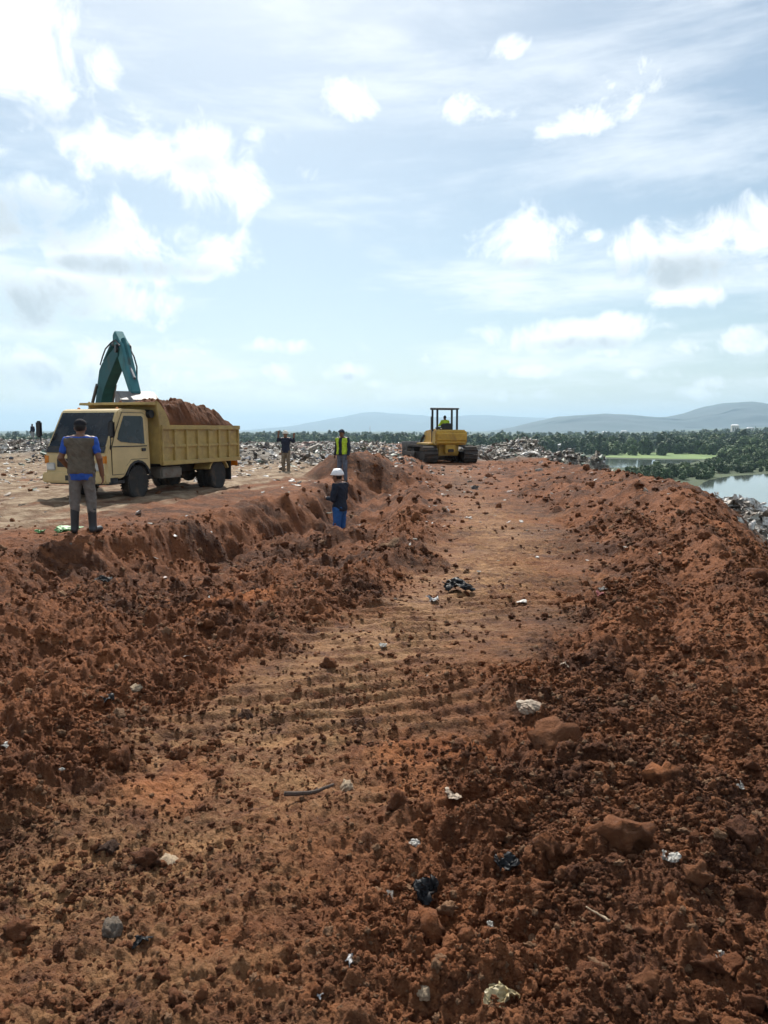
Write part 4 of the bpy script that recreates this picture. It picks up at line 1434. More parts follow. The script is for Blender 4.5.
# ------------------------------------------------------------------ people: one smooth surface each, clothes on top
class Field:
    """signed distance field on a grid, meshed with surface nets"""
    def __init__(s, lo, hi, res):
        s.lo, s.res = np.array(lo, float), res
        s.n = np.ceil((np.array(hi) - s.lo) / res).astype(int) + 1
        s.d = np.full(s.n, 1.0, np.float32)

    def _win(s, a, b, pad):
        i0 = np.clip(((np.minimum(a, b) - pad - s.lo) / s.res).astype(int), 0, s.n - 1)
        i1 = np.clip(((np.maximum(a, b) + pad - s.lo) / s.res).astype(int) + 2, 1, s.n)
        ax = [s.lo[k] + np.arange(i0[k], i1[k]) * s.res for k in range(3)]
        return tuple(slice(i0[k], i1[k]) for k in range(3)), np.meshgrid(*ax, indexing='ij')

    def _add(s, sl, d, k):
        o = s.d[sl]
        h = np.clip(.5 + .5 * (o - d) / k, 0, 1)
        s.d[sl] = o * (1 - h) + d * h - k * h * (1 - h)

    def cone(s, a, b, r0, r1, k=.02):
        a, b = np.array(a, float), np.array(b, float)
        sl, (X, Y, Z) = s._win(a, b, max(r0, r1) + .08)
        ba = b - a
        t = np.clip(((X - a[0]) * ba[0] + (Y - a[1]) * ba[1] + (Z - a[2]) * ba[2]) / max(ba @ ba, 1e-9), 0, 1)
        d = np.sqrt((X - a[0] - ba[0] * t) ** 2 + (Y - a[1] - ba[1] * t) ** 2 + (Z - a[2] - ba[2] * t) ** 2) - (r0 + (r1 - r0) * t)
        s._add(sl, d, k)
        return s

    def ell(s, c, r, k=.03):
        c, r = np.array(c, float), np.array(r, float)
        sl, (X, Y, Z) = s._win(c - r, c + r, .08)
        k0 = np.sqrt(((X - c[0]) / r[0]) ** 2 + ((Y - c[1]) / r[1]) ** 2 + ((Z - c[2]) / r[2]) ** 2) + 1e-6
        k1 = np.sqrt(((X - c[0]) / r[0] ** 2) ** 2 + ((Y - c[1]) / r[1] ** 2) ** 2 + ((Z - c[2]) / r[2] ** 2) ** 2) + 1e-6
        s._add(sl, k0 * (k0 - 1) / k1, k)
        return s

    def cut(s, f):
        ax = [s.lo[k] + np.arange(s.n[k]) * s.res for k in range(3)]
        X, Y, Z = np.meshgrid(*ax, indexing='ij')
        s.d = np.maximum(s.d, f(X, Y, Z).astype(np.float32))
        return s

    def mesh(s, name):
        d = s.d
        sg = d < 0
        cs = np.zeros(np.array(d.shape) - 1, np.int8)
        for i in (0, 1):
            for j in (0, 1):
                for k in (0, 1):
                    cs += sg[i:d.shape[0] - 1 + i, j:d.shape[1] - 1 + j, k:d.shape[2] - 1 + k]
        act = (cs > 0) & (cs < 8)
        ci = np.argwhere(act)
        vid = -np.ones(act.shape, np.int64)
        vid[act] = np.arange(len(ci))
        acc, cnt = np.zeros((len(ci), 3)), np.zeros(len(ci))
        cor = [(i, j, k) for i in (0, 1) for j in (0, 1) for k in (0, 1)]
        val = {c: d[ci[:, 0] + c[0], ci[:, 1] + c[1], ci[:, 2] + c[2]] for c in cor}
        for a in cor:
            for ax in range(3):
                if a[ax] == 0:
                    b = list(a)
                    b[ax] = 1
                    b = tuple(b)
                    va, vb = val[a], val[b]
                    m = (va < 0) != (vb < 0)
                    t = np.where(m, va / np.where(m, va - vb, 1), 0)
                    p = np.tile(np.array(a, float), (len(ci), 1))
                    p[:, ax] += t
                    acc[m] += p[m]
                    cnt[m] += 1
        V = s.lo + (ci + acc / cnt[:, None]) * s.res
        F = []
        for ax in range(3):
            u, v = (ax + 1) % 3, (ax + 2) % 3
            s0 = [slice(None)] * 3
            s1 = [slice(None)] * 3
            s0[ax], s1[ax] = slice(0, -1), slice(1, None)
            e = sg[tuple(s0)] != sg[tuple(s1)]
            ee = np.argwhere(e)
            ee = ee[(ee[:, u] > 0) & (ee[:, v] > 0) & (ee[:, u] < d.shape[u] - 1) & (ee[:, v] < d.shape[v] - 1)]
            ins = sg[tuple(ee.T)]
            q = []
            for (du, dv) in ((-1, -1), (0, -1), (0, 0), (-1, 0)):
                c = ee.copy()
                c[:, u] += du
                c[:, v] += dv
                q.append(vid[tuple(c.T)])
            q = np.stack(q, -1)
            q[~ins] = q[~ins][:, ::-1]
            F.append(q)
        F = np.concatenate(F)
        F = F[(F >= 0).all(1)]
        return np_mesh(name, V, F, True)


def cloth(name, col, scale=14):
    return simple(name, col, .88, vary=.16, vscale=scale, dirt=.12, bump=.4, spec=.15)


SKIN = simple('skin', (.19, .095, .055), .55, vary=.08, vscale=12)
HAIR = simple('black_hair', (.012, .010, .009), .6, vary=.2)
BOOT = simple('black_rubber_boot', (.025, .026, .028), .45, vary=.2, dirt=.3)


def vv(*a):
    return np.array(a, float)


def crease(me, seed):
    """folds in the cloth: slanting and horizontal wrinkles pushed along the normals"""
    n = len(me.vertices)
    co, no = np.empty(n * 3, np.float32), np.empty(n * 3, np.float32)
    me.vertices.foreach_get('co', co)
    me.vertices.foreach_get('normal', no)
    co, no = co.reshape(-1, 3), no.reshape(-1, 3)
    a = np.arctan2(co[:, 1], co[:, 0])
    w = fbm(a * 1.6 + co[:, 2] * 3 + seed, co[:, 2] * 13 + co[:, 0] * 7, 3, 900 + seed)
    co = co + no * (w * .008)[:, None]
    me.vertices.foreach_set('co', co.astype(np.float32).ravel())
    me.update()


def person(label, loc, rz, J, outfit, H=1.68, res=.011, scale_ground=True):
    """local axes: x to the figure's right, y ahead, z up. J overrides joints, outfit lists garments"""
    j = dict(head=vv(0, .025, 1.575), neck=vv(0, -.01, 1.44), chest=vv(0, 0, 1.27), waist=vv(0, 0, 1.06), pelvis=vv(0, 0, .93))
    for s, n in ((1, 'r'), (-1, 'l')):
        j.update({'sh' + n: vv(s * .185, -.01, 1.395), 'el' + n: vv(s * .245, -.03, 1.11), 'wr' + n: vv(s * .25, .05, .87),
                  'hp' + n: vv(s * .088, 0, .90), 'kn' + n: vv(s * .105, .015, .49), 'an' + n: vv(s * .11, -.02, .085), 'ft' + n: (vv(s * .03, .19, -.045))})
    for k, v in J.items():
        j[k] = np.array(v, float)
    k = H / 1.68
    lo = np.min([v for q, v in j.items() if not q.startswith('ft')], 0) - vv(.22, .24, .12)
    hi = np.max([v for q, v in j.items() if not q.startswith('ft')], 0) + vv(.22, .28, .26)
    root = empty('person', loc, rz, label, 'person')
    root.scale = (k, k, k)
    new = lambda: Field(lo, hi, res)
    tw = j['chest'] - j['waist']
    b = new()

    def torso(f, g=0.0, arms=0.0):
        f.ell(j['pelvis'], (.160 + g, .112 + g, .13 + g), .06)
        f.ell(j['waist'], (.145 + g, .102 + g, .16 + g), .06)
        f.ell(j['chest'] + vv(0, .005, 0), (.168 + g, .112 + g, .19 + g), .06)
        f.cone(j['shl'] + vv(.02, 0, -.01), j['shr'] + vv(-.02, 0, -.01), .062 + g, .062 + g, .05)
        f.cone(j['neck'] + vv(0, 0, -.06), (j['shl'] + j['neck']) / 2, .05 + g, .05 + g, .04)
        f.cone(j['neck'] + vv(0, 0, -.06), (j['shr'] + j['neck']) / 2, .05 + g, .05 + g, .04)
        return f

    def arm(f, n, g=0.0, frac=1.0, fore=0.0):
        s, e, w = j['sh' + n], j['el' + n], j['wr' + n]
        f.cone(s, s + (e - s) * min(frac, 1), .056 + g, (.043 + g * 1.1), .03)
        if fore > 0:
            f.cone(e, e + (w - e) * fore, .043 + g, .034 + g, .02)
        return f

    def leg(f, n, g=0.0, low=1.0):
        f.cone(j['hp' + n], j['kn' + n], .086 + g, .058 + g * 1.2, .04)
        a = j['kn' + n] + (j['an' + n] - j['kn' + n]) * low
        f.cone(j['kn' + n], a, .058 + g * 1.2, .042 + g * 1.6, .03)
        return f

    torso(b)
    b.cone(j['neck'] + vv(0, 0, -.05), j['head'] + vv(0, -.02, -.06), .055, .052, .03)
    hd = j['head']
    b.ell(hd + vv(0, 0, .02), (.076, .094, .105), .02)
    b.ell(hd + vv(0, .030, -.055), (.056, .058, .068), .03)
    look = j.get('look', vv(0, 1, 0))
    b.cone(hd + vv(0, .088, .01), hd + vv(0, .112, -.022), .012, .016, .015)         # nose
    b.cone(hd + vv(-.02, .088, -.062), hd + vv(.02, .088, -.062), .010, .010, .01)   # lips
    for s in (1, -1):
        b.ell(hd + vv(s * .078, -.005, .0), (.012, .022, .034), .01)                 # ears
    for n, s in (('r', 1), ('l', -1)):
        arm(b, n, 0, 1, 1)
        leg(b, n)
        # hand: palm, four fingers of unequal length, thumb at the side
        w, e = j['wr' + n], j['el' + n]
        d = (w - e) / np.linalg.norm(w - e)
        up = j.get('thumb' + n, vv(0, 1, .15))
        th = up - d * (up @ d)
        th /= np.linalg.norm(th)
        nr = np.cross(d, th)
        nr = nr * (1 if nr[0] * s < 0 else -1)      # palm side faces the body
        pc = w + d * .05
        for q in (-.024, -.008, .008, .024):
            b.cone(w + d * .012 + th * q * .6, w + d * .088 + th * q * 1.15, .016, .014, .012)
        for q, ln in ((.028, .066), (.0095, .076), (-.0095, .070), (-.027, .054)):
            a0 = w + d * .092 + th * q * 1.1
            a1 = a0 + (d * .9 + nr * .35) * ln * .5
            a2 = a1 + (d * .55 + nr * .8) * ln * .5
            b.cone(a0, a1, .0105, .0100, .006).cone(a1, a2, .0098, .0085, .004)
        t0 = w + d * .03 + th * .022
        t1 = t0 + (d * .7 + th * .7) * .042
        b.cone(t0, t1, .014, .012, .008).cone(t1, t1 + (d * .95 + nr * .3) * .034, .0115, .010, .004)
        a, f = j['an' + n], j['ft' + n]
        b.cone(a, a + vv(0, -.03, -.045), .042, .036, .02).cone(a + vv(0, -.03, -.045), a + f, .036, .030, .02)
    link('body', b.mesh('body'), SKIN, root)
    zt = lambda z: (lambda X, Y, Z: z - Z)
    for g in outfit:
        kind, mat = g[0], g[1]
        f = new()
        if kind == 'shirt':
            fr, fo, hem = g[2], g[3], g[4]
            torso(f, .019)
            arm(f, 'r', .013, fr, fo)
            arm(f, 'l', .013, fr, fo)
            f.ell(j['pelvis'] + vv(0, 0, -.04), (.182, .138, .20), .04)
            f.cut(lambda X, Y, Z: np.maximum(hem + j['pelvis'][2] - .93 - Z, Z - (j['neck'][2] + .005 + .35 * np.abs(X - j['neck'][0]) * 0)))
        elif kind == 'vest':
            torso(f, .042)
            f.cone(j['shr'] + vv(-.03, 0, -.02), j['shr'] + vv(.0, 0, -.02), .075, .07, .03)
            f.cone(j['shl'] + vv(.03, 0, -.02), j['shl'] + vv(.0, 0, -.02), .075, .07, .03)
            hem = g[2]
            f.cut(lambda X, Y, Z: np.maximum(hem + j['pelvis'][2] - .93 - Z, Z - (j['neck'][2] - .012)))
            f.cut(lambda X, Y, Z: np.abs(X - j['chest'][0]) - .215)
            if len(g) > 3 and g[3] == 'open':
                f.cut(lambda X, Y, Z: np.where(Y > j['chest'][1] + .02, .062 - np.abs(X - j['chest'][0]), -1))
        elif kind == 'trousers':
            low = g[2]
            f.ell(j['pelvis'] + vv(0, 0, -.01), (.168, .124, .125), .05)
            f.cone(j['hpl'], j['hpr'], .09, .09, .04)
            leg(f, 'r', .014, low)
            leg(f, 'l', .014, low)
            f.cut(lambda X, Y, Z: Z - (j['pelvis'][2] + .03))
        elif kind == 'boots':
            topz = g[2]
            for n in 'rl':
                f = new()
                a, kn, ft = j['an' + n], j['kn' + n], j['ft' + n]
                f.cone(a, a + (kn - a) * topz, .056, .066, .02)
                f.cone(a, a + vv(0, -.03, -.04), .052, .046, .02).cone(a + vv(0, -.03, -.04), a + ft, .046, .042, .02)
                f.cut(lambda X, Y, Z: np.maximum((a[2] - .085) - Z, Z - (a[2] + (kn[2] - a[2]) * topz)))
                link('boot', f.mesh('boot'), mat, root)
            continue
        elif kind == 'hair':
            f.ell(hd + vv(0, -.012, .035), (.084, .098, .105), .02)
            f.cut(lambda X, Y, Z: np.maximum((hd[2] - .05 + .9 * (Y - hd[1] + .02)) - Z, (Y - hd[1]) - .085))
        elif kind == 'cap':
            f.ell(hd + vv(0, 0, .055), (.090, .108, .088), .02)
            f.cone(hd + vv(-.03, .09, .062), hd + vv(.03, .09, .062), .045, .045, .02)
            f.cone(hd + vv(-.035, .13, .052), hd + vv(.035, .13, .052), .032, .032, .02)
            f.cut(lambda X, Y, Z: (hd[2] + .045) - Z)
            f.cut(lambda X, Y, Z: np.where(Y > hd[1] + .105, Z - (hd[2] + .070), -1))
        elif kind == 'helmet':
            f.ell(hd + vv(0, -.005, .062), (.118, .136, .112), .02)
            f.cone(hd + vv(0, -.09, .155), hd + vv(0, .08, .158), .018, .018, .03)
            f.ell(hd + vv(0, .012, .050), (.124, .152, .015), .010)
            f.cut(lambda X, Y, Z: (hd[2] + .036) - Z)
        gm = f.mesh(kind)
        if kind in ('shirt', 'vest', 'trousers'):
            crease(gm, len(kind))
        link(kind, gm, mat, root)
    return root


# 1 man with the grey-khaki vest, back to us, in front of the truck
pz = pix(84, 532, d=11.3)
gz = ground_z(pz.x, pz.y)
person('man in khaki vest over blue shirt and black boots, back turned, facing the truck', (pz.x, pz.y, gz - .02), R(9), {
    'ell': (-.285, -.02, 1.13), 'wrl': (-.205, .13, .97), 'elr': (.27, -.04, 1.12), 'wrr': (.29, .02, .87), 'head': (.0, .03, 1.57), 'thumbl': (.8, .4, .3),
    'knl': (-.115, .01, .49), 'knr': (.12, .02, .49), 'anl': (-.125, -.02, .085), 'anr': (.135, -.01, .085), 'ftl': (-.06, .18, -.045), 'ftr': (.07, .18, -.045)}, [
    ('hair', HAIR), ('cap', cloth('black_cap', (.018, .018, .022))), ('shirt', cloth('blue_shirt', (.035, .10, .42)), .62, 0, .80),
    ('vest', cloth('khaki_vest', (.135, .115, .088)), .895), ('trousers', cloth('grey_trousers', (.165, .150, .135)), .40), ('boots', BOOT, .70)], 1.62, .0085)

# 2 worker with the white helmet, lower legs sunk behind the clods of the trough
pz = pix(340, 538, d=15.8)
gz = ground_z(pz.x, pz.y)
person('worker in white helmet, dark top and bright blue trousers standing down in the trench', (pz.x, pz.y, gz - .05), R(62), {
    'elr': (.25, .02, 1.12), 'wrr': (.14, .23, 1.16), 'ell': (-.25, .02, 1.12), 'wrl': (-.13, .24, 1.12), 'head': (0, .055, 1.56), 'neck': (0, .0, 1.44), 'thumbr': (0, .2, 1), 'thumbl': (0, .2, 1)}, [
    ('hair', HAIR), ('helmet', simple('white_helmet', (.80, .80, .80), .35, vary=.03)), ('shirt', cloth('dark_navy_top', (.022, .028, .042)), 1, .75, .86),
    ('trousers', cloth('bright_blue_trousers', (.03, .10, .28)), .7), ('boots', BOOT, .86)], 1.64, .011)

# 3 man in the yellow-green safety vest, in profile
pz = pix(342.5, 485, d=24.4)
gz = ground_z(pz.x, pz.y)
HIVIS = cloth('safety_vest', (.50, .70, .06))
NAVY = cloth('navy_clothes', (.028, .034, .055))
person('man in open yellow-green safety vest and dark cap before the soil heap', (pz.x, pz.y, gz - .02), R(152), {}, [
    ('hair', HAIR), ('cap', NAVY), ('shirt', NAVY, 1, .9, .87), ('vest', HIVIS, .90, 'open'),
    ('trousers', cloth('blue_grey_trousers', (.12, .145, .19)), .98), ('boots', BOOT, .5)], 1.60, .012)

# 4 man with raised arms further back
pz = pix(286, 472, d=30.0)
gz = ground_z(pz.x, pz.y)
person('man in navy jacket and khaki trousers raising both hands by the refuse bank', (pz.x, pz.y, gz - .02), R(175), {
    'elr': (.30, .06, 1.33), 'wrr': (.27, .10, 1.60), 'ell': (-.33, .05, 1.30), 'wrl': (-.37, .12, 1.50), 'thumbr': (-1, .2, 0), 'thumbl': (1, .2, 0)}, [
    ('hair', HAIR), ('helmet', simple('cream_helmet', (.70, .66, .55), .4, vary=.04)), ('shirt', NAVY, 1, .92, .84),
    ('trousers', cloth('khaki_trousers', (.20, .165, .12)), .98), ('boots', BOOT, .5)], 1.58, .013)

# 5 far figure on the refuse bank, left
pz = pix(33, 441, d=80)
gz = ground_z(pz.x, pz.y)
person('tiny dark figure standing on the skyline of the refuse bank', (pz.x, pz.y, gz), R(70), {}, [
    ('hair', HAIR), ('shirt', NAVY, 1, .9, .87), ('trousers', cloth('pale_trousers', (.30, .30, .30)), .98), ('boots', BOOT, .4)], 1.66, .016)

# 6 bulldozer operator, seated on the machine
seat = Matrix.Translation(DZ) @ Matrix.Rotation(dz_rz, 4, 'Z') @ Vector((-.66, 0, 1.77))
dn = .93 - .13
person('operator in yellow-green top sitting under the bulldozer canopy', (seat.x, seat.y, seat.z - dn), dz_rz - R(90), {
    'knr': (.13, .42, .92), 'knl': (-.13, .42, .92), 'anr': (.13, .50, .50), 'anl': (-.13, .50, .50), 'hpr': (.09, .03, .91), 'hpl': (-.09, .03, .91),
    'elr': (.29, .10, 1.14), 'wrr': (.34, .33, 1.16), 'ell': (-.29, .10, 1.14), 'wrl': (-.34, .33, 1.16), 'thumbr': (0, 0, 1), 'thumbl': (0, 0, 1)}, [
    ('hair', HAIR), ('shirt', HIVIS, 1, .9, .86), ('trousers', NAVY, .98), ('boots', BOOT, .4)], 1.66, .013)
# ------------------------------------------------------------------ refuse
def hit(px, py):
    """where the ray through a pixel meets the ground"""
    u, v = (px - 384) / FPX, (512 - py) / FPX
    q = np.array([u, math.cos(PITCH) + v * math.sin(PITCH), -math.sin(PITCH) + v * math.cos(PITCH)])
    t = np.exp(np.linspace(math.log(1.2), math.log(95), 4000))
    z = height(q[0] * t, q[1] * t)
    i = int(np.argmax(CAMZ + q[2] * t <= z))
    return Vector((q[0] * t[i], q[1] * t[i], float(z[i]))), float(t[i])


def sheet_mesh(name, seed, nx=7, ny=6, curl=.45, crease=.28):
    """a crumpled scrap of film or cloth with real thickness"""
    r = np.random.default_rng(seed)
    U, Vv = np.meshgrid(np.linspace(-1, 1, nx), np.linspace(-.7, .7, ny), indexing='ij')
    X_ = U + r.normal(0, .10, U.shape) + .25 * np.sin(Vv * 3 + seed)
    Y_ = Vv + r.normal(0, .09, U.shape) + .2 * np.sin(U * 2.3 + seed * 2)
    Z_ = curl * (.5 * np.sin(U * 2.1 + seed) * np.cos(Vv * 2.7 + seed * 1.7) + .35 * fbm(U * 1.4 + seed, Vv * 1.4, 3, seed)) + r.normal(0, crease * .25, U.shape)
    Z_ -= Z_.min() * .6
    P_ = np.stack([X_, Y_, Z_], -1).reshape(-1, 3)
    Q_ = P_.copy()
    Q_[:, 2] -= .03
    q = np.arange(nx * ny).reshape(nx, ny)
    Ft = np.stack([q[:-1, :-1], q[1:, :-1], q[1:, 1:], q[:-1, 1:]], -1).reshape(-1, 4)
    rim = np.concatenate([q[:, 0], q[-1, 1:], q[-2::-1, -1], q[0, -2:0:-1]])
    n = len(P_)
    side = np.stack([rim, rim + n, np.roll(rim, -1) + n, np.roll(rim, -1)], -1)
    return np_mesh(name, np.concatenate([P_, Q_]), np.concatenate([Ft, Ft[:, ::-1] + n, side]), False)


def bag_mesh(name, seed, sub=3):
    """a half-filled tied bag: creased body gathered to a knot"""
    me = lump_mesh(name, sub, seed, .30, .62, .2)
    r = random.Random(seed)
    a0 = r.uniform(0, 6)
    for v in me.vertices:
        a = math.atan2(v.co.y, v.co.x)
        rr = math.hypot(v.co.x, v.co.y)
        k = 1 + .05 * math.sin(a * 7 + v.co.z * 6 + seed) + .03 * math.sin(a * 13 + seed)
        v.co.x *= k
        v.co.y *= k
        if math.cos(a - a0) > .72:
            e = (math.cos(a - a0) - .72) / .28
            v.co.x += math.cos(a0) * e * .7
            v.co.y += math.sin(a0) * e * .7
            v.co.z = v.co.z * (1 - .6 * e) + .12 * e
    for p in me.polygons:
        p.use_smooth = sub > 2
    return me


def carton_mesh(name, seed):
    r = random.Random(seed)
    m = MB().box(-.8, .8, -.55, .55, 0, .7, .03)
    m.poly([(-.8, -.55, .7), (.8, -.55, .7), (.9, -.95, .95), (-.75, -1.0, .9)], .03)
    for v in m.bm.verts:
        v.co += Vector((r.gauss(0, .05), r.gauss(0, .05), r.gauss(0, .05)))
    return bm_done(m.bm, name, False)


def bottle_mesh(name):
    return bm_done(MB().lathe([(.02, -1), (.30, -1), (.32, -.9), (.32, .3), (.25, .55), (.11, .75), (.11, .95), (.02, .96)], (0, 0, .2), 'y', 10).bm, name, True)


REFUSE, N, b, out = mat_new('mixed_refuse')
rnd = N.n('ShaderNodeObjectInfo').outputs['Random']
tc = N.n('ShaderNodeTexCoord').outputs['Object']
cr = N.n('ShaderNodeValToRGB')
cr.color_ramp.interpolation = 'CONSTANT'
pal = [(.62, .60, .56), (.30, .26, .21), (.12, .10, .08), (.45, .40, .33), (.03, .03, .032), (.72, .72, .70), (.20, .15, .11), (.38, .36, .34), (.10, .13, .19), (.52, .47, .38), (.07, .06, .05), (.24, .12, .10),
       (.26, .23, .20), (.66, .64, .60), (.15, .12, .09), (.16, .26, .20)]
el_ = cr.color_ramp.elements
for i, c in enumerate(pal):
    e = el_[i] if i < 2 else el_.new(i / len(pal))
    e.position = i / len(pal)
    e.color = (*c, 1)
N.put(cr.inputs[0], rnd)
c = N.mix(N.m('MULTIPLY', N.ramp(N.noise(tc, 2.0, 5, .6), .34, .62), .8), cr.outputs[0], (.13, .10, .075))
N.put(b.inputs['Base Color'], c)
b.inputs['Roughness'].default_value = .6

junk = [sheet_mesh('scrap', i) for i in range(5)] + [bag_mesh('bag', 40 + i, 2) for i in range(4)] + [carton_mesh('carton', 3), carton_mesh('carton', 5), bottle_mesh('bottle')] + [sheet_mesh('strip', 20 + i, 9, 3, .6) for i in range(2)]
junk_coll = hidden_collection('refuse_piece', junk, [REFUSE])


def strew(name, x, y, s, label, lift=.25, flat=1.0):
    z = height(x, y)
    n = len(x)
    S_ = np.stack([s, s * rng.uniform(.6, 1.1, n), s * rng.uniform(.5, 1.1, n) * flat], -1)
    return scatter(name, np.stack([x, y, z + lift * s * rng.uniform(-.3, 1, n)], -1), S_, np.stack([rng.normal(0, .5, n) * flat, rng.normal(0, .5, n) * flat, rng.uniform(0, 6.28, n)], -1), junk_coll, label, len(junk))


# the bank behind the truck
n = 34000
d = rng.uniform(31, 92, n)
a = rng.uniform(-.56, .10, n)
x, y = a * d, d
keep = (rng.random(n) < sstep(33, 42, y) * sstep(3.0, -3.5, x) * (.15 + .85 * sstep(-.45, .25, fbm(x * .22, y * .22, 3, 701)))) & (heap_mask(x, y) < .05)
x, y = x[keep], y[keep]
strew('refuse_bank', x, y, np.exp(rng.normal(math.log(.105), .42, len(x))), 'mixed household refuse covering the bank behind the truck', .5)
# ridge on the right and the slope below the berm
n = 9000
x, y = rng.uniform(3.5, 22, n), rng.uniform(45, 66, n)
keep = rng.random(n) < sstep(46, 51, y) * sstep(4.5, 7.5, x - .1 * (y - 50))
x, y = x[keep], y[keep]
strew('refuse_ridge', x, y, np.exp(rng.normal(math.log(.13), .38, len(x))), 'pale mixed refuse heaped as a ridge right of the bulldozer', .6)
n = 7000
x, y = rng.uniform(6, 20, n), rng.uniform(12.5, 34, n)
o_ = x - ip(y, CREST)
keep = rng.random(n) < sstep(1.0, 1.7, o_) * sstep(13, 15.5, y) * sstep(9, 6, o_)
x, y = x[keep], y[keep]
REFUSE_P = REFUSE.copy()
rp = [n_ for n_ in REFUSE_P.node_tree.nodes if n_.type == 'VALTORGB'][0]
for i_, e_ in enumerate(rp.color_ramp.elements):
    if i_ % 4 != 2:
        e_.color = (.66, .65, .62, 1) if i_ % 2 else (.52, .48, .42, 1)
first_junk = junk_coll
junk_coll = hidden_collection('pale_refuse_piece', [m_.copy() for m_ in junk], [REFUSE_P])
strew('refuse_slope', x, y, np.exp(rng.normal(math.log(.115), .35, len(x))), 'pale bags and scraps tipped down the slope outside the berm', .7)
junk_coll = first_junk
# bits on the truck's ground and bits worked into the soil
n = 2600
d = np.sqrt(rng.uniform(11 ** 2, 38 ** 2, n))
a = rng.uniform(-.55, .12, n)
x, y = a * d, d
_, pl_, _ = masks(x, y)
keep = (rng.random(n) < pl_ * (.08 + .5 * sstep(18, 32, y) + .25 * sstep(-4, -10, x))) & (heap_mask(x, y) < .05)
keep &= ~((np.abs(x + 6) < 2.6) & (np.abs(y - 20.5) < 4))
x, y = x[keep], y[keep]
strew('plateau_litter', x, y, np.exp(rng.normal(math.log(.06), .4, len(x))), 'small scraps of litter lying about the pale ground', .3, .5)
n = 3200
x, y = wedge(n, 2.0, 40)
_, pl_, ou_ = masks(x, y)
keep = rng.random(n) < (1 - pl_) * (1 - ou_) * (.12 + .8 * sstep(6, 16, y) * sstep(-.1, .5, fbm(x * .3, y * .3, 2, 733)))
x, y = x[keep], y[keep]
strew('soil_litter', x, y, np.exp(rng.normal(math.log(.03), .4, len(x))) * (.55 + .045 * y), 'tiny pale scraps mixed into the red soil', .25, .6)

# ------------------------------------------------------------------ single pieces one can point at
def film(name, col, rough=.35, dirt=.3):
    return simple(name, col, rough, vary=.15, vscale=3, dirt=dirt, spec=.5)


F_BLACK = simple('black_film', (.012, .013, .015), .55, vary=.15, vscale=3, dirt=.25, spec=.22)
F_WHITE = film('white_film', (.42, .40, .36), .55, .45)
F_CREAM = film('cream_film', (.32, .25, .18), .7, .6)
F_GREEN = film('green_film', (.09, .26, .07), .5, .25)
F_YEL = film('yellow_print_film', (.36, .29, .15), .5, .5)
F_SILV = film('foil', (.42, .42, .42), .45, .5)
WOOD = simple('weathered_wood', (.075, .052, .04), .85, vary=.3, vscale=20)
PALEST = simple('pale_rock', (.40, .30, .20), .9, vary=.25, vscale=5, dirt=.3, bump=.6)
CONC = simple('grey_rubble', (.16, .125, .095), .9, vary=.3, vscale=4, dirt=.45, bump=.7)
DARKST = clod_material('dark_wet_clod', (.035, .022, .016))


def single(kind, name, cat, px, py, wpx, mat, label, seed, rz=None, lift=.15, tall=1.0, group=None):
    p, t = hit(px, py)
    s = wpx * (.62 if kind == 'scrap' else .85) * t * math.cos(PITCH) / FPX / 2
    if kind == 'scrap':
        me = sheet_mesh(name, seed, 15, 12, .8, .16)
        for p_ in me.polygons:
            p_.use_smooth = (p_.index % 5) != 0
    elif kind == 'bag':
        me = bag_mesh(name, seed, 5)
    elif kind == 'stick':
        r = random.Random(seed)
        bm = bmesh.new()
        pts = [(-1 + 2 * k / 9, .07 * math.sin(k * .6 + seed) + r.gauss(0, .012), .10 + .06 * math.sin(k * .5 + seed) + r.gauss(0, .012)) for k in range(10)]
        tube(bm, pts, [.085 * (1.25 - .07 * k) * (1 + r.uniform(-.12, .12)) for k in range(10)], 8)
        tube(bm, [pts[5], (pts[5][0] + .25, pts[5][1] + .16, pts[5][2] + .07)], [.028, .012], 6)
        me = bm_done(bm, name)
    else:
        me = lump_mesh(name, 4, seed, .30, .8, .3)
    o = link(name, me, mat)
    o.location = p + Vector((0, 0, lift * s))
    o.scale = (s, s, s * tall)
    o.rotation_euler = (0, 0, random.uniform(0, 6.28) if rz is None else rz)
    return tag(o, label, cat, group)


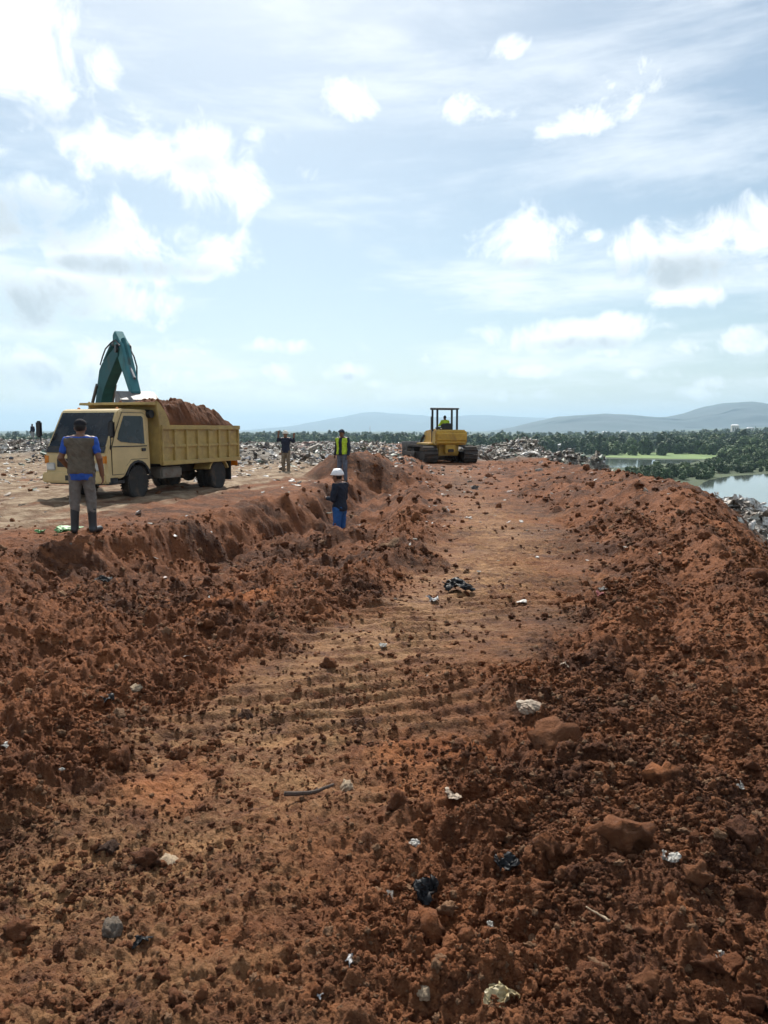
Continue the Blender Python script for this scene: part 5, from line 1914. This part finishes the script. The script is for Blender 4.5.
for a in (('scrap', 'plastic_bag', 'bag', 457, 592, 46, F_BLACK, 'crumpled black plastic bag lying in the middle of the tracked lane', 61, None, .25, .9),
          ('scrap', 'plastic_scrap', 'scrap', 433, 601, 18, F_SILV, 'bluish-white scrap beside the black bag in the lane', 62),
          ('scrap', 'plastic_scrap', 'scrap', 427, 903, 50, F_BLACK, 'upright black plastic scrap in the near soil at bottom centre', 63, None, .5, 1.5),
          ('scrap', 'plastic_scrap', 'scrap', 508, 869, 38, F_BLACK, 'black plastic scrap half buried right of the upright black one', 64, None, .3, 1.2),
          ('stick', 'stick', 'stick', 310, 797, 62, WOOD, 'dark bent stick lying across the lane beside a pale stone', 65, .45),
          ('stone', 'stone', 'stone', 347, 789, 22, PALEST, 'pale stone just right of the dark bent stick', 66),
          ('scrap', 'plastic_scrap', 'scrap', 383, 648, 15, F_WHITE, 'white scrap on the lane left of the black bag', 67),
          ('bag', 'plastic_bag', 'bag', 530, 710, 24, F_CREAM, 'cream crumpled bag in the soil right of the lane', 68),
          ('scrap', 'cloth_scrap', 'scrap', 453, 797, 30, F_CREAM, 'pale flat scrap pressed into the soil right of the dark stick', 69, None, .1, .5),
          ('stone', 'stone', 'stone', 168, 862, 22, PALEST, 'pale flat stone in the left foreground below the orange patch', 70, None, .0, .6),
          ('scrap', 'plastic_scrap', 'scrap', 415, 846, 19, F_WHITE, 'small white curled scrap above the upright black plastic', 71),
          ('scrap', 'plastic_scrap', 'scrap', 670, 863, 26, F_WHITE, 'white three-pointed scrap on the right foreground slope', 72, None, .4, 1.4),
          ('scrap', 'plastic_scrap', 'scrap', 738, 789, 20, F_WHITE, 'white scrap near the right picture edge on the berm', 73),
          ('scrap', 'plastic_scrap', 'scrap', 490, 928, 13, F_WHITE, 'tiny white paper scrap right of the upright black plastic', 74, None, .5, 1.5),
          ('scrap', 'plastic_bag', 'bag', 502, 1003, 50, F_YEL, 'yellow-white printed bag at the bottom edge of the picture', 75),
          ('scrap', 'foil_scrap', 'scrap', 352, 963, 22, F_SILV, 'shiny white foil scrap near the bottom centre', 76),
          ('scrap', 'foil_scrap', 'scrap', 318, 996, 18, F_SILV, 'shiny foil glint at the bottom left of centre', 77),
          ('stick', 'stick', 'stick', 598, 920, 34, PALEST, 'pale short stick in the soil at lower right', 78, 2.2),
          ('clod', 'clod', 'clod', 246, 718, 21, DARKST, 'dark wet clod alone on the smooth lane', 79),
          ('clod', 'clod', 'clod', 109, 851, 30, DARKST, 'dark wet clod in the left foreground', 80),
          ('stone', 'rubble_piece', 'rubble', 112, 934, 36, CONC, 'grey rubble lump at lower left with black plastic behind it', 81),
          ('scrap', 'plastic_scrap', 'scrap', 142, 944, 26, F_BLACK, 'black plastic scrap touching the grey rubble lump', 82),
          ('scrap', 'plastic_scrap', 'scrap', 721, 958, 18, F_WHITE, 'white scrap in the lower right corner', 83),
          ('scrap', 'plastic_scrap', 'scrap', 564, 667, 16, F_CREAM, 'cream scrap above the cream bag right of the lane', 84),
          ('scrap', 'plastic_scrap', 'scrap', 604, 590, 14, F_WHITE, 'white scrap on the inner berm slope level with the black bag', 85),
          ('scrap', 'cloth_rag', 'rag', 108, 703, 24, F_BLACK, 'dark rag between clods on the left', 86),
          ('stone', 'stone', 'stone', 134, 690, 15, PALEST, 'tan stone beside the dark rag on the left', 87),
          ('scrap', 'cloth_rag', 'rag', 600, 596, 16, film('faded_red_cloth', (.32, .10, .09), .8), 'faded red rag on the inner berm slope', 88),
          ('stick', 'stick', 'stick', 660, 556, 24, PALEST, 'pale stick lying on the berm below its crest', 89, 1.2),
          ('scrap', 'plastic_scrap', 'scrap', 688, 474, 10, F_WHITE, 'white scrap on the very top of the berm peak', 90),
          ('bag', 'plastic_bag', 'bag', 64, 531, 30, F_GREEN, 'green plastic bag on the ground left of the vested man', 91, .3, .1, .5),
          ('scrap', 'plastic_scrap', 'scrap', 40, 533, 14, F_GREEN, 'small green scrap left of the green bag', 92),
          ('clod', 'clod', 'clod', 470, 940, 30, CLOD, 'rounded brown clod right of the upright black plastic', 93),
          ('clod', 'clod', 'clod', 497, 835, 28, CLOD, 'rounded dark clod above the half-buried black scrap', 94),
          ('clod', 'clod', 'clod', 541, 889, 26, CLOD, 'rounded clod right of the half-buried black scrap', 95),
          ('clod', 'clod', 'clod', 548, 740, 22, CLOD, 'brown clod right of the cream crumpled bag', 96),
          ('clod', 'clod', 'clod', 742, 840, 46, CLOD, 'largest brown clod near the right edge of the foreground', 97),
          ('clod', 'clod', 'clod', 648, 990, 40, CLOD, 'big brown clod at the bottom right of the foreground', 98),
          ('scrap', 'plastic_scrap', 'scrap', 104, 583, 22, F_BLACK, 'black scrap in the dark hollow below the vested man', 99),
          ('stone', 'stone', 'stone', 425, 993, 26, PALEST, 'pale star-shaped stone near the bottom centre', 101, None, .0, .7),
          ('scrap', 'plastic_scrap', 'scrap', 62, 771, 9, F_WHITE, 'tiny white scrap at the left foreground', 102),
          ('scrap', 'plastic_scrap', 'scrap', 5, 748, 14, F_WHITE, 'white scrap at the left picture edge', 103)):
    single(*a)
# ------------------------------------------------------------------ the hazy air
hz = bpy.data.materials.new('hazy_air')
hz.use_nodes = True
N = NT(hz.node_tree)
out = N.n('ShaderNodeOutputMaterial')
vol = N.n('ShaderNodeVolumePrincipled')
vol.inputs['Color'].default_value = (.56, .80, 1.0, 1)
vol.inputs['Density'].default_value = 1.1e-4
vol.inputs['Anisotropy'].default_value = .25
N.put(out.inputs['Volume'], vol.outputs[0])
haze = link('haze', boxmesh('haze', -19000, 19000, -2000, 27000, -90, 460), hz)
tag(haze, 'pale blue haze in the air over the lowland', None, None, 'stuff')
